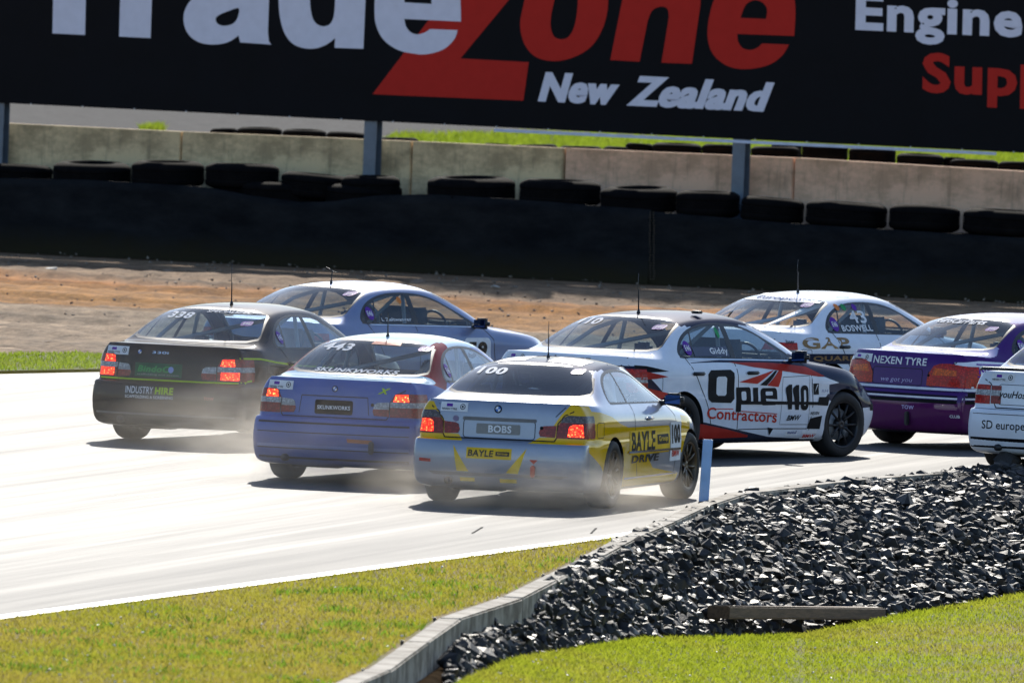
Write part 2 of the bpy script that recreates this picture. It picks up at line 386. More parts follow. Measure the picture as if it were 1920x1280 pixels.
def make_template(kind):
    B = finish_base(shell(SEDAN if kind != 'coupe' else COUPE, 0 if kind != 'coupe' else .014))
    bm = bmesh.new(); bm.from_mesh(B.me); L = bm.faces.layers.int.new('reg'); K = bm.faces.layers.int.new('sub')
    def setr(r, k=0, only=None):
        def f_(f):
            if only is None or f[L] in only: f[L] = r; f[K] = k
        return f_
    for s in (1, -1):
        ss = lambda f, s=s: f.normal.x*s > .15 and f.calc_center_median().x*s > .4
        dlo = spline(S_DLO if kind != 'coupe' else C_DLO, 2)
        cut(bm, dlo, 'side', ss, setr(TRIM))
        if kind != 'coupe':
            cut(bm, S_F, 'side', ss, setr(FSG, s)); cut(bm, S_R, 'side', ss, setr(RSG, s)); cut(bm, S_Q, 'side', ss, setr(QG, s))
        else:
            cut(bm, C_F, 'side', ss, setr(FSG, s)); cut(bm, C_R, 'side', ss, setr(RSG, s))
        for yc in (-1.3625, 1.3625):
            cut(bm, circle(yc, .318, .343, 32), 'side', lambda f, s=s: f.calc_center_median().x*s > .5, setr(GONE))
    dz = 0 if kind != 'coupe' else -.042; db = 0 if kind != 'coupe' else -.012
    cut(bm, rglass(1.338+dz, 1.016+db, .562, .70, 0), 'rear', lambda f: f.normal.y < -.2 and f.normal.z > .3 and f.calc_center_median().y < -.6 and f.calc_center_median().z > .99, setr(TRIM))
    cut(bm, rglass(1.338+dz, 1.016+db, .562, .70, .018), 'rear', lambda f: f.normal.y < -.2 and f.normal.z > .3 and f.calc_center_median().y < -.6 and f.calc_center_median().z > .99, setr(RG))
    cut(bm, rglass(1.352+dz, .972+db, .562, .68, 0), 'rear', lambda f: f.normal.y > .15 and f.calc_center_median().y > .05 and f.calc_center_median().y < 1.1 and f.calc_center_median().z > .93, setr(TRIM))
    cut(bm, rglass(1.352+dz, .972+db, .562, .68, .018), 'rear', lambda f: f.normal.y > .15 and f.calc_center_median().y > .05 and f.calc_center_median().y < 1.1 and f.calc_center_median().z > .93, setr(WS))
    # lamps, cut twice: from behind and round the corner
    for s in (1, -1):
        rs = lambda f, s=s: f.normal.y < -.12 and f.calc_center_median().x*s > .2 and f.calc_center_median().y < -1.9
        qs = lambda f, s=s: f.normal.x*s > .35 and f.calc_center_median().y < -1.85
        M = lambda pl: [(x*s, z) for x, z in pl]
        if kind in ('sedan', 'sedan_early'):
            inner = [(.40, .660), (.385, .70), (.40, .765), (.425, .783), (.535, .790), (.54, .655)]
            outer = [(.55, .650), (.545, .790), (.575, .858), (.61, .878), (.83, .868), (.83, .650)]
            if kind == 'sedan_early':
                outer = [(.36, .655), (.365, .76), (.43, .86), (.50, .885), (.60, .89), (.83, .86), (.83, .645)]; inner = None
            corner = [(-2.4, .650), (-1.905, .668), (-1.90, .75), (-1.955, .83), (-2.02, .862), (-2.4, .875)]
            if inner: cut(bm, M(inner), 'rear', rs, setr(LAMP, 1))
            cut(bm, M(outer), 'rear', rs, setr(LAMP, 2))
            cut(bm, corner, 'side', lambda f, s=s: qs(f) and f.normal.y > -.75 and abs(f.calc_center_median().x) > .70, setr(LAMP, 2))
            ol = lambda f: f[L] == LAMP and f.calc_center_median().x*s > 0
            if inner:
                cut(bm, M([(.30, .722), (.30, .82), (.543, .82), (.543, .722)]), 'rear', ol, setr(LAMP, 3, (LAMP,)))   # reversing lamp
                cut(bm, [(-2.5, .742), (-2.5, .792), (-1.8, .792), (-1.8, .742)], 'side', lambda f, s=s: ol(f) and f[K] == 2, setr(LAMP, 4, (LAMP,)))
                cut(bm, M([(.575, .797), (.59, .862), (.70, .868), (.715, .797)]), 'rear', lambda f: ol(f) and f[K] == 2, setr(LAMP, 5, (LAMP,)))
                cut(bm, M([(.585, .662), (.585, .738), (.76, .738), (.76, .662)]), 'rear', lambda f: ol(f) and f[K] == 2, setr(LAMP, 6, (LAMP,)))
            else:
                cut(bm, M([(.42, .765), (.45, .84), (.69, .82), (.69, .765)]), 'rear', ol, setr(LAMP, 7, (LAMP,)))
        elif kind == 'coupe':
            inner = [(.39, .668), (.375, .70), (.39, .752), (.42, .765), (.535, .772), (.525, .662)]
            outer = [(.535, .658), (.55, .772), (.59, .845), (.63, .868), (.83, .862), (.83, .655)]
            corner = [(-2.4, .655), (-1.90, .668), (-1.895, .72), (-1.95, .80), (-2.03, .852), (-2.4, .868)]
            cut(bm, M(inner), 'rear', rs, setr(LAMP, 1)); cut(bm, M(outer), 'rear', rs, setr(LAMP, 2))
            cut(bm, corner, 'side', lambda f, s=s: qs(f) and f.normal.y > -.75 and abs(f.calc_center_median().x) > .70, setr(LAMP, 2))
            ol = lambda f: f[L] == LAMP and f.calc_center_median().x*s > 0 and f[K] == 2
            cut(bm, [(-2.5, .80), (-2.5, .90), (-1.8, .90), (-1.8, .80)], 'side', ol, setr(LAMP, 4, (LAMP,)))
            cut(bm, M([(.635, .672), (.645, .765), (.685, .785), (.76, .785), (.775, .672)]), 'rear', ol, setr(LAMP, 5, (LAMP,)))
        else:   # square lamps of the older body
            inner = [(.47, .665), (.47, .845), (.585, .845), (.585, .665)]
            outer = [(.595, .66), (.595, .85), (.83, .85), (.83, .66)]
            corner = [(-2.4, .66), (-1.99, .66), (-1.99, .85), (-2.4, .85)]
            cut(bm, M(inner), 'rear', rs, setr(LAMP, 1)); cut(bm, M(outer), 'rear', rs, setr(LAMP, 2))
            cut(bm, corner, 'side', lambda f, s=s: qs(f) and f.normal.y > -.75 and abs(f.calc_center_median().x) > .70, setr(LAMP, 2))
            ol = lambda f: f[L] == LAMP and f.calc_center_median().x*s > 0
            cut(bm, [(-2.5, .745), (-2.5, .80), (-1.8, .80), (-1.8, .745)], 'side', ol, setr(LAMP, 4, (LAMP,)))
    # rear bumper below the lid, back to the wheel arch
    def bump_(f):
        if f[L] == BODY: f[L] = BUMP
    cut(bm, [(-2.6, .1), (-2.6, .613), (-1.9, .605), (-1.66, .600), (-1.66, .1)], 'side', lambda f: f.calc_center_median().y < -1.4, bump_)
    B.bm = bm; return B
TEMPL = {}
def template(kind):
    if kind not in TEMPL: TEMPL[kind] = make_template(kind)
    return TEMPL[kind]
def export(B, bm, pick, name, mats, parent, offs=0):
    """copy the picked faces into a mesh of their own, shading normals taken from the whole shell"""
    idx = {}; vs = []; fs = []; mi = []
    for f in bm.faces:
        if not pick(f): continue
        t = []
        for v in f.verts:
            if v.index not in idx: idx[v.index] = len(vs); vs.append(v.co.copy())
            t.append(idx[v.index])
        fs.append(t); mi.append(f.material_index)
    if not fs: return None
    ns = [base_normal(B, v) for v in vs]
    if offs: vs = [v+n*offs for v, n in zip(vs, ns)]
    o = mesh_obj(name, vs, fs, None, parent, True)
    for m in mats: o.data.materials.append(m)
    o.data.polygons.foreach_set('material_index', [min(i, len(mats)-1) for i in mi])
    try: o.data.normals_split_custom_set_from_vertices([tuple(n) for n in ns])
    except Exception as e: print('normals', e)
    return o
# ------------------------------------------------------------------ flat artwork laid on a surface
TS = bpy.data.scenes.new('lettering_bench'); TC = {}
def _glyph(t, bold, shear):
    k = (t, bold, shear)
    if k not in TC:
        cu = bpy.data.curves.new('t', 'FONT'); cu.body = t; cu.size = 1; cu.offset = bold; cu.shear = shear; cu.resolution_u = 3; cu.fill_mode = 'FRONT'
        o = bpy.data.objects.new('t', cu); TS.collection.objects.link(o); TS.view_layers[0].update(); dg = TS.view_layers[0].depsgraph
        me = bpy.data.meshes.new_from_object(o.evaluated_get(dg)); v = np.array([(q.co.x, q.co.y) for q in me.vertices]).reshape(-1, 2); f = [tuple(p.vertices) for p in me.polygons]
        bpy.data.objects.remove(o); bpy.data.curves.remove(cu); bpy.data.meshes.remove(me); TC[k] = (v, f)
    return TC[k]
def _adv(ch):
    if ch == ' ': return .26
    v1, _ = _glyph(ch+'I', 0, 0); v0, _ = _glyph('I', 0, 0); return v1[:, 0].max()-v0[:, 0].max()
def text_mesh(s, bold=.0, shear=0.0, ext=0):
    V_ = []; F_ = []; x = 0; k = 0
    for ch in s:
        if ch != ' ':
            v, f = _glyph(ch, bold, shear); V_.append(v+np.array([x, 0])); F_ += [tuple(i+k for i in p) for p in f]; k += len(v)
        x += _adv(ch)+bold*1.15
    v = np.concatenate(V_); v = v-v.min(0); return v/v.max(0), F_
def poly_mesh(poly, step=.06):
    bm = bmesh.new(); vs = [bm.verts.new((x, y, 0)) for x, y in poly]; f = bm.faces.new(vs)
    bmesh.ops.triangulate(bm, faces=[f])
    xs = [p[0] for p in poly]; ys = [p[1] for p in poly]
    for ax, a, b in ((0, min(xs), max(xs)), (1, min(ys), max(ys))):
        k = a+step
        while k < b:
            co = [0, 0, 0]; no = [0, 0, 0]; co[ax] = k; no[ax] = 1
            bmesh.ops.bisect_plane(bm, geom=bm.verts[:]+bm.edges[:]+bm.faces[:], plane_co=co, plane_no=no); k += step
    bm.verts.index_update()
    v = np.array([(q.co.x, q.co.y) for q in bm.verts]); fs = [tuple(q.index for q in f.verts) for f in bm.faces]; bm.free()
    return v, fs
def drop(B, car, name, v, f, proj, m, off=.003, side=1, label=None, xmin=None):
    """lay the flat mesh (in side: y,z / rear: x,z / top: x,y metres) on the shell, off metres proud of it"""
    vs = []; ok = []
    for a, b in v:
        if proj == 'side': o, d = Vector((2.0*side, a, b)), Vector((-side, 0, 0))
        elif proj == 'rear': o, d = Vector((a, -4, b)), Vector((0, 1, 0))
        else: o, d = Vector((a, b, 3)), Vector((0, 0, -1))
        loc, no, i, _ = B.bvh.ray_cast(o, d)
        if loc is None: loc, no, i, _ = B.bvh.find_nearest(o+d*1.15)
        n = base_normal(B, loc); vs.append(loc+n*off)
    fs = []
    for p in f:
        q = list(p); n = (vs[q[1]]-vs[q[0]]).cross(vs[q[2]]-vs[q[0]])
        dd = Vector((side, 0, 0)) if proj == 'side' else Vector((0, -1, 0)) if proj == 'rear' else Vector((0, 0, 1))
        fs.append(q if n.dot(dd) > 0 else q[::-1])
    ob = mesh_obj(name, vs, fs, m, car)
    if label: ob['label'] = label
    return ob
def txt(B, car, s, proj, x0, z0, x1, z1, m, bold=.02, shear=0, off=.005, side=1, name='lettering', slope=0):
    v, f = text_mesh(s, bold, shear); v = v*np.array([x1-x0, z1-z0])+np.array([x0, z0]); v[:, 1] += (v[:, 0]-x0)*slope
    return drop(B, car, name, v, f, proj, m, off, side)
def pol(B, car, poly, proj, m, off=.003, side=1, name='decal', step=.06):
    v, f = poly_mesh(poly, step); return drop(B, car, name, v, f, proj, m, off, side)
def line(B, car, pts, proj, wd, m, off=.0015, side=1, name='panel_gap', parent=None):
    """a thin strip following the surface along a polyline"""
    P = [Vector(p) for p in pts]; q = []
    for a, b in zip(P, P[1:]):
        n = max(1, int((b-a).length/.05))
        q += [a.lerp(b, i/n) for i in range(n)]
    q.append(P[-1]); v = []; f = []
    for i, p in enumerate(q):
        t = (q[min(i+1, len(q)-1)]-q[max(i-1, 0)]).normalized(); nn = Vector((-t.y, t.x))*wd/2
        v += [tuple(p+nn), tuple(p-nn)]
        if i: f.append((2*i-2, 2*i-1, 2*i+1, 2*i))
    return drop(B, parent or car, name, v, f, proj, m, off, side)
# ------------------------------------------------------------------ wheels and fittings
WH = {}
def wheel(car, x, y, spin, rim=None, steer=0, r=.315):
    s = 1 if x > 0 else -1; e = empty('wheel', (x, y, r)); e.parent = car; e.rotation_euler = (0, 0, steer)
    key = (s, rim.name)
    if key not in WH:
        bm = bmesh.new(); w2 = .112
        lathe(bm, [(-w2+.012, .218), (-w2, .245), (-w2-.004, .275), (-w2+.008, .302), (-w2+.03, .313), (0, .3155), (w2-.03, .313), (w2-.008, .302), (w2+.004, .275), (w2, .245), (w2-.012, .218), (w2-.03, .212), (-w2+.03, .212), (-w2+.012, .218)], 56)
        t = bm_obj('tyre', bm, RUBBER, None, True); COL.objects.unlink(t)
        bm = bmesh.new(); o = s
        lathe(bm, [(o*(w2-.004), .222), (o*(w2-.006), .212), (o*(w2-.025), .205), (o*(w2-.05), .198), (0, .19), (-o*w2*.8, .20), (-o*w2*.9, .215)], 56)
        for k in range(10):                                    # paired spokes
            a = 2*math.pi*(k//2)/5+(.16 if k % 2 else -.16); a2 = 2*math.pi*(k//2)/5+(.30 if k % 2 else -.30)
            p0 = Vector((o*(w2-.045), .045*math.cos(a), .045*math.sin(a))); p1 = Vector((o*(w2-.022), .203*math.cos(a2), .203*math.sin(a2)))
            tube(bm, [p0, p0.lerp(p1, .5)+Vector((o*.008, 0, 0)), p1], [.017, .012, .013], 6)
        lathe(bm, [(o*(w2-.09), .001), (o*(w2-.03), .001), (o*(w2-.028), .03), (o*(w2-.04), .062), (o*(w2-.07), .066), (o*(w2-.09), .06)], 24)
        q = bm_obj('rim', bm, rim, None, True); COL.objects.unlink(q)
        bm = bmesh.new(); lathe(bm, [(0, .03), (0, .155), (o*.022, .155), (o*.022, .03)], 32); box(bm, (0, -.13*.7, .10), (.06, .07, .12))
        d = bm_obj('brake_disc', bm, STEEL, None, True); COL.objects.unlink(d)
        WH[key] = (t, q, d)
    for p in WH[key]:
        c = p.copy(); COL.objects.link(c); c.parent = e; c.rotation_euler = (spin, 0, 0)
    return e
def car_interior(car, kind, cagem):
    bm = bmesh.new(); box(bm, (0, -.1, .30), (1.50, 2.6, .05)); box(bm, (0, -1.20, .62), (1.45, .05, .62)); box(bm, (0, -1.50, .955), (1.30, .55, .02)); box(bm, (0, .80, .62), (1.45, .06, .55)); box(bm, (0, .70, .87), (1.36, .42, .09), bevel=.03); box(bm, (.38, .48, .93), (.36, .14, .10), bevel=.03)
    bm_obj('interior', bm, DARK, car)
    bm = bmesh.new(); box(bm, (0, 0, .195), (1.36, 3.6, .05)); box(bm, (0, -1.9, .26), (1.10, .5, .12), bevel=.03); box(bm, (.15, -1.3625, .28), (.30, .34, .22), bevel=.05); tube(bm, [(-.7, -1.3625, .3), (.7, -1.3625, .3)], .035)
    bm_obj('underbody', bm, DARK, car)
    bm = bmesh.new(); box(bm, (-.22, -2.02, .225), (.56, .26, .16), bevel=.05); bm_obj('silencer', bm, SATIN, car, True)
    bm = bmesh.new(); tube(bm, [(-.45, -2.1, .235), (-.45, -2.32, .235)], .034, 12); bm_obj('exhaust_pipe', bm, SATIN, car, True)
    z = -.04 if kind == 'coupe' else 0
    bm = bmesh.new(); r_ = .021; T = lambda *p: tube(bm, p, r_, 8)
    for s in (1, -1):
        T((s*.60, -.42, .33), (s*.60, -.40, .9), (s*.53, -.38, 1.27+z), (s*.50, -.38, 1.31+z)); T((s*.50, -.38, 1.30+z), (s*.52, -.9, 1.19+z), (s*.56, -1.45, .95))
        T((s*.50, -.38, 1.30+z), (s*.52, .1, 1.27+z), (s*.62, .62, 1.0), (s*.66, .75, .4)); T((s*.60, -.4, .75), (s*.66, .7, .45))
    T((-.51, -.38, 1.31+z), (.51, -.38, 1.31+z)); T((-.60, -.4, .80), (.60, -.4, .80)); T((-.56, -.41, .4), (.50, -.38, 1.29+z)); T((-.56, -1.42, .95), (.50, -.40, 1.28+z)); T((-.52, .12, 1.26+z), (.52, .12, 1.26+z))
    bm_obj('roll_cage', bm, cagem, car, True)
    for sx in ((.37,) if kind == 'coupe' else (.37,)):
        st = bpy.data.objects.new('race_seat', None); bm = bmesh.new()
        box(bm, (sx, .02, .42), (.46, .46, .16), bevel=.05); box(bm, (sx, -.22, .78), (.48, .13, .72), Matrix.Rotation(0, 3, 'X'), bevel=.06)
        for s in (1, -1): box(bm, (sx+s*.20, -.13, 1.02), (.05, .24, .22), bevel=.02)
        bm_obj('race_seat', bm, SEAT, car, True)
    bm = bmesh.new()
    bmesh.ops.create_circle(bm, segments=4, radius=.01)
    bm.clear(); pts = [(.37+.165*math.cos(t), .38-.05*math.sin(t), .93+.155*math.sin(t)) for t in [2*math.pi*k/24 for k in range(25)]]
    tube(bm, pts, .014, 6); tube(bm, [(.22, .38, .93), (.52, .38, .93)], .012, 6); tube(bm, [(.37, .38, .93), (.37, .62, .86)], .02, 6)
    bm_obj('steering_wheel', bm, BLACK, car, True)
def wells(car):
    for s in (1, -1):
        for yc in (-1.3625, 1.3625):
            vs = []; fs = []; n = 24
            for i in range(n+1):
                a = R(-20+220*i/n); c_, s_ = math.cos(a), math.sin(a)
                vs += [(s*.858, yc+.347*c_, .317+.347*s_), (s*.845, yc+.36*c_, .315+.36*s_), (s*.50, yc+.36*c_, .315+.36*s_), (s*.50, yc, .315)]
                if i:
                    k = 4*i
                    fs += [(k-4, k-3, k+1, k), (k-3, k-2, k+2, k+1), (k-2, k-1, k+3, k+2)]
            mesh_obj('wheel_arch_liner', vs, fs, DARK, car)
def mirrors(car, shellm, x=.80, y=.62, z=.965):
    for s in (1, -1):
        bm = bmesh.new(); box(bm, (s*(x+.12), y, z+.01), (.19, .10, .115), bevel=.035); tube(bm, [(s*(x-.04), y+.03, z-.035), (s*(x+.06), y, z-.02)], [.03, .02], 8)
        o = bm_obj('door_mirror', bm, shellm, car, True)
        bm = bmesh.new(); box(bm, (s*(x+.12), y-.053, z+.01), (.145, .006, .08), bevel=.0025)
        bm_obj('mirror_glass', bm, MIRR, o)
MIRR = mat('mirror_glass', (.06, .11, .26), .04, 1, var=0)
def antenna(car, x, y, z, h=.55, bent=False):
    bm = bmesh.new(); lathe(bm, [(0, .001), (0, .02), (.02, .016), (.05, .006), (.05, .001)], 10, 'Z', (x, y, z-.005))
    tube(bm, [(x, y, z), (x, y-.01, z+.22), (x, y-.025, z+.23+.0), (x, y-.02, z+h)] if not bent else [(x, y, z), (x+.01, y, z+.14), (x-.08, y, z+.17)], [.007, .006, .0035, .003] if not bent else [.006, .006, .005], 6)
    if bent: tube(bm, [(x+.01, y, z+.13), (x+.09, y, z+.12)], .005, 6)
    return bm_obj('radio_aerial', bm, BLACK, car, True)
def handles(B, car, ys, m, z=.80):
    for s in (1, -1):
        for y in ys:
            loc, no, i, d = B.bvh.ray_cast(Vector((2*s, y, z)), Vector((-s, 0, 0)))
            bm = bmesh.new(); box(bm, (loc.x+s*.012, y, z), (.028, .20, .034), bevel=.012)
            bm_obj('door_handle', bm, m, car, True)
def oval(cx, cy, rx, ry, n=20): return [(cx+rx*math.cos(2*math.pi*i/n), cy+ry*math.sin(2*math.pi*i/n)) for i in range(n)]
def roundel(B, car, proj, cx, cz, r, side=1):                # round maker's badge in four quarters
    pol(B, car, oval(cx, cz, r, r), proj, LB, .004, side, 'badge', .2)
    for k, m in enumerate((MATS['badge_blue'], WHITE, MATS['badge_blue'], WHITE)):
        a0 = math.pi/2*k; q = [(cx, cz)]+[(cx+r*.68*math.cos(a0+math.pi/2*i/5), cz+r*.68*math.sin(a0+math.pi/2*i/5)) for i in range(6)]
        pol(B, car, q, proj, m, .006, side, 'badge', .2)
mat('badge_blue', (.03, .15, .5), .4)
L_RED = lens_mat('lamp_red', (.60, .02, .010)); L_DIM = lens_mat('lamp_dark_red', (.34, .025, .025)); L_CLEAR = lens_mat('lamp_clear', (.5, .5, .52)); L_SMOKE = lens_mat('lamp_smoked', (.16, .13, .13))
L_AMB = lens_mat('lamp_amber', (.85, .13, .004)); L_LIT = lens_mat('lamp_lit', (.8, .05, .02), 2.6, (1, .5, .12)); L_LITA = lens_mat('lamp_lit_amber', (.9, .2, .02), 3.0, (1, .75, .15))
def place(root, psi, ref, px, py, s):
    """stand the car so that the local point ref (x, y) is seen at this place with s photo pixels per metre"""
    X = ((px-960)+math.tan(ROLL)*(py-640))/s; Y = FPX/s
    c, n = math.cos(psi), math.sin(psi)
    wx, wy = ref[0]*c+ref[1]*n, -ref[0]*n+ref[1]*c
    root.location = (X-wx, Y-wy, 0); root.rotation_euler = (0, 0, -psi)
def build_car(kind, label, psi, at, paints, zones=(), glass=None, rear_glass=None, lamps=None, rim=None, mirror=None, cage=None, steer=0, size=1):
    """at = (ref, px, py, s); paints[0] is the main colour, zones are (outline, projection, test, paint index)"""
    name = 'racing_coupe' if kind == 'coupe' else 'racing_saloon'
    root = empty(name, (0, 0, 0)); tag(root, label, 'race car', 'race cars braking into the corner'); root.scale = (size,)*3; place(root, psi, (at[0][0]*size, at[0][1]*size), *at[1:])
    B = template(kind); bm = B.bm.copy(); L = bm.faces.layers.int['reg']; K = bm.faces.layers.int['sub']
    for poly, proj, sel, idx in zones:
        def act(f, idx=idx):
            if f[L] in (BODY, BUMP): f.material_index = idx
        cut(bm, poly, proj, sel, act)
    bm.verts.index_update(); bm.faces.index_update()
    export(B, bm, lambda f: f[L] == BODY, 'body', paints, root)
    export(B, bm, lambda f: f[L] == BUMP, 'rear_bumper', paints, root, .003)
    export(B, bm, lambda f: f[L] == TRIM, 'window_frame', [BLACK], root, .001)
    gl = glass or GLASS; rg = rear_glass or GLASS
    def pk(r, k=None): return lambda f: f[L] == r and (k is None or f[K] == k) 
    def z(ps): 
        def act0(o):
            if o: o.data.polygons.foreach_set('material_index', [0]*len(o.data.polygons))
            return o
        return [act0(p) for p in ps]
    z([export(B, bm, pk(WS), 'windscreen', [GLASSC], root), export(B, bm, pk(RG), 'rear_window', [rg], root)])
    for s_ in (1, -1):
        k = s_
        for r_, nm in ((FSG, 'front_side_window'), (RSG, 'rear_side_window'), (QG, 'quarter_window')): z([export(B, bm, pk(r_, k), nm, [gl], root)])
        # tail lamp: casing lens with its own smaller lenses
        lm = lamps
        zs = sorted({f[K] for f in bm.faces if f[L] == LAMP})
        first = None
        for k2 in zs:
            o = export(B, bm, lambda f: f[L] == LAMP and f[K] == k2 and f.calc_center_median().x*s_ > 0, 'tail_lamp' if first is None else 'lamp_lens', [lm.get(k2, lm[2])], first or root, .004)
            if o: z([o]); first = first or o
    bm.free()
    car_interior(root, kind, cage or CAGE); wells(root); mirrors(root, mirror or BLACK, z=.965 if kind != 'coupe' else .95, y=.50)
    for x in (-.757, .757):
        wheel(root, x, -1.3625, random.uniform(0, 6), rim or SATIN); wheel(root, x, 1.3625, random.uniform(0, 6), rim or SATIN, steer)
    # seams: boot lid, doors, fuel flap
    dz = 0 if kind != 'coupe' else -.012
    xi = .54 if kind != 'sedan_early' else .37
    for s_ in (1, -1):
        line(B, root, [(s_*.70, .975+dz), (s_*.67, .90), (s_*.60, .865), (s_*(xi+.005), .79), (s_*xi, .66), (s_*.52, .625)], 'rear', .011, SEAM)
        if kind == 'coupe':
            line(B, root, [(-.62, .945), (-.66, .80), (-.62, .45), (-.50, .24)], 'side', .011, SEAM, side=s_)
            line(B, root, [(.66, .90), (.80, .80), (.84, .5), (.78, .24)], 'side', .011, SEAM, side=s_)
        else:
            line(B, root, [(-.47, .955), (-.46, .7), (-.45, .24)], 'side', .011, SEAM, side=s_)
            line(B, root, [(-1.27, .985), (-1.17, .82), (-1.03, .62), (-.96, .5), (-.90, .35), (-.88, .24)], 'side', .011, SEAM, side=s_)
            line(B, root, [(.66, .92), (.78, .80), (.80, .5), (.76, .24)], 'side', .011, SEAM, side=s_)
        line(B, root, [(-.95, .175), (0, .175), (.95, .175)], 'side', .03, BLACK, side=s_, name='sill_trim')
    q = rr(-1.86, .66, -1.70, .80, .03); line(B, root, q+[q[0]], 'side', .006, SEAM, side=1, name='fuel_flap')
    line(B, root, [(-.52, .626), (.52, .626)], 'rear', .011, SEAM)
    handles(B, root, (-.14,) if kind == 'coupe' else (-.22, -1.13), paints[0] if kind == 'coupe' else BLACK, z=.80 if kind == 'coupe' else .825)
    return B, root
def sticker(B, car, x0=-.70, z0=.868, w_=.27, dz=0):          # series sponsor plate on the lid edge
    pol(B, car, [(x0, z0), (x0+w_, z0), (x0+w_, z0+.082), (x0, z0+.082)], 'rear', WHITE, .004, name='sponsor_plate')
    txt(B, car, 'NEXEN TYRE', 'rear', x0+.015, z0+.012, x0+.165, z0+.030, LB, .02)
    pol(B, car, [(x0+.06, z0+.042), (x0+.12, z0+.042), (x0+.12, z0+.068), (x0+.06, z0+.068)], 'rear', PURP, .006, name='decal')
    for r_, m in ((.026, LB), (.019, WHITE), (.010, LB)): pol(B, car, oval(x0+.22, z0+.044, r_, r_), 'rear', m, .005+.026*.1-r_*.1, name='decal')
def e46(B, car, y=-1.165, z=1.075, r=.062, side=1):
    pol(B, car, oval(y, z, r*.9, r), 'side', PURP, .006, side, 'class_sticker')
    txt(B, car, 'E46', 'side', y-.045, z-.028, y+.045, z+.028, WHITE, .03, off=.009, side=side, name='class_lettering')
def e46r(B, car, x=.43, z=1.27):
    pol(B, car, rr(x-.055, z-.022, x+.055, z+.022, .02), 'rear', PURP, .005, name='class_sticker'); txt(B, car, 'E46', 'rear', x-.030, z-.009, x+.030, z+.009, WHITE, .0, off=.008, name='class_lettering')
P = {}
P['silver_blue'] = paint('silver_blue_paint', (.20, .25, .40), .35, .3); P['dark'] = paint('dark_grey_paint', (.012, .012, .017), .1, .35, .22)
P['blue'] = paint('mid_blue_paint', (.075, .13, .40), .1, .35, .25); P['paleblue'] = paint('pale_blue_paint', (.35, .55, .68), 0, .35); P['crimson'] = paint('crimson_paint', (.22, .02, .025), 0, .35)
P['silver'] = paint('silver_paint', (.33, .36, .44), .6, .3, .12); P['yellow'] = paint('yellow_paint', (.80, .48, .004), 0, .35, .05); P['white'] = paint('white_paint', (.80, .83, .90), 0, .35, .04)
P['navy'] = paint('navy_paint', (.012, .018, .05), .1, .3, .2); P['purple'] = paint('purple_paint', (.055, .007, .15), .1, .35, .15); P['maroon'] = paint('plum_paint', (.10, .008, .10), .1, .35, .1); P['red'] = paint('red_paint', (.50, .035, .02), 0, .35, .2)
ANY = lambda f: True
RHS = lambda f: f.normal.x > .1; LHS = lambda f: f.normal.x < -.1
FLANK = lambda f: abs(f.normal.x) > .3
RIM_D = mat('dark_wheel_metal', (.03, .03, .032), .35, .6); RIM_B = mat('bronze_wheel_metal', (.10, .075, .05), .35, .7)
TXS = {'sedan': {2: L_RED, 1: L_DIM, 3: L_CLEAR, 4: L_CLEAR}}

#@ENV@
# ================================================================== the place
def attach_fac(nt, n): return n.outputs['Fac'] if 'Fac' in n.outputs else n.outputs[0]
def mix(nt, fac, a, b):
    m = N(nt, 'MixRGB'); 
    for i, v in ((0, fac), (1, a), (2, b)):
        if hasattr(v, 'links') or hasattr(v, 'is_linked'): nt.links.new(v, m.inputs[i])
        else: m.inputs[i].default_value = v if not hasattr(v, '__len__') else (*v, 1)
    return m.outputs[0]
# wall frame: local x runs along the barrier, local y away from it towards the track
WL, WR = G(0, 466), G(1920, 562); WT = (WR-WL).normalized(); WN = Vector((WT.y, -WT.x, 0))   # WN points to the camera
if WN.y > 0: WN = -WN
WANG = math.atan2(WT.y, WT.x)
def wallp(off): return WL-WN*off                              # point of the plane 'off' metres behind the belt
def wp(px, py, off): return onplane(px, py, wallp(off), WN)
# ---- dirt run-off
m = bpy.data.materials.new('runoff_gravel'); nt, b = nodes(m); b.inputs['Roughness'].default_value = .9
tc = N(nt, 'TexCoord'); sx = N(nt, 'SeparateXYZ'); nt.links.new(tc.outputs['Object'], sx.inputs[0])
nz = noise(nt, .35, 4, .6); ad = N(nt, 'MATH' if 0 else 'Math', operation='MULTIPLY_ADD'); nt.links.new(nz.outputs[0], ad.inputs[0]); ad.inputs[1].default_value = 2.6; nt.links.new(sx.outputs[1], ad.inputs[2])
mr = N(nt, 'MapRange'); mr.inputs['From Min'].default_value = 0; mr.inputs['From Max'].default_value = 50; nt.links.new(ad.outputs[0], mr.inputs[0])
GR, ORG, ORG2, BEI, BEI2 = (.30, .19, .11), (.40, .14, .018), (.39, .17, .038), (.34, .235, .145), (.32, .215, .13)
band = ramp(nt, mr.outputs[0], [(0, GR), (.215, GR), (.235, ORG), (.33, ORG2), (.42, ORG2), (.47, BEI), (1, BEI2)])
n1 = noise(nt, 6, 8, .75); n2 = noise(nt, 1.3, 6, .6, vscale=(.05, 1.6, 1))
c1 = mix(nt, n1.outputs[0], (.35, .35, .35), (1.0, 1.0, 1.0)); mu = N(nt, 'MixRGB', blend_type='MULTIPLY'); mu.inputs[0].default_value = .75; nt.links.new(band.outputs[0], mu.inputs[1]); nt.links.new(ramp(nt, noise(nt, 2.2, 9, .85).outputs[0], [(.36, .25), (.62, 1.55)]).outputs[0], mu.inputs[2])
mu2 = N(nt, 'MixRGB', blend_type='MULTIPLY'); mu2.inputs[0].default_value = .7; nt.links.new(mu.outputs[0], mu2.inputs[1]); nt.links.new(ramp(nt, n2.outputs[0], [(.36, .38), (.5, 1.0), (.65, 1.3)]).outputs[0], mu2.inputs[2])
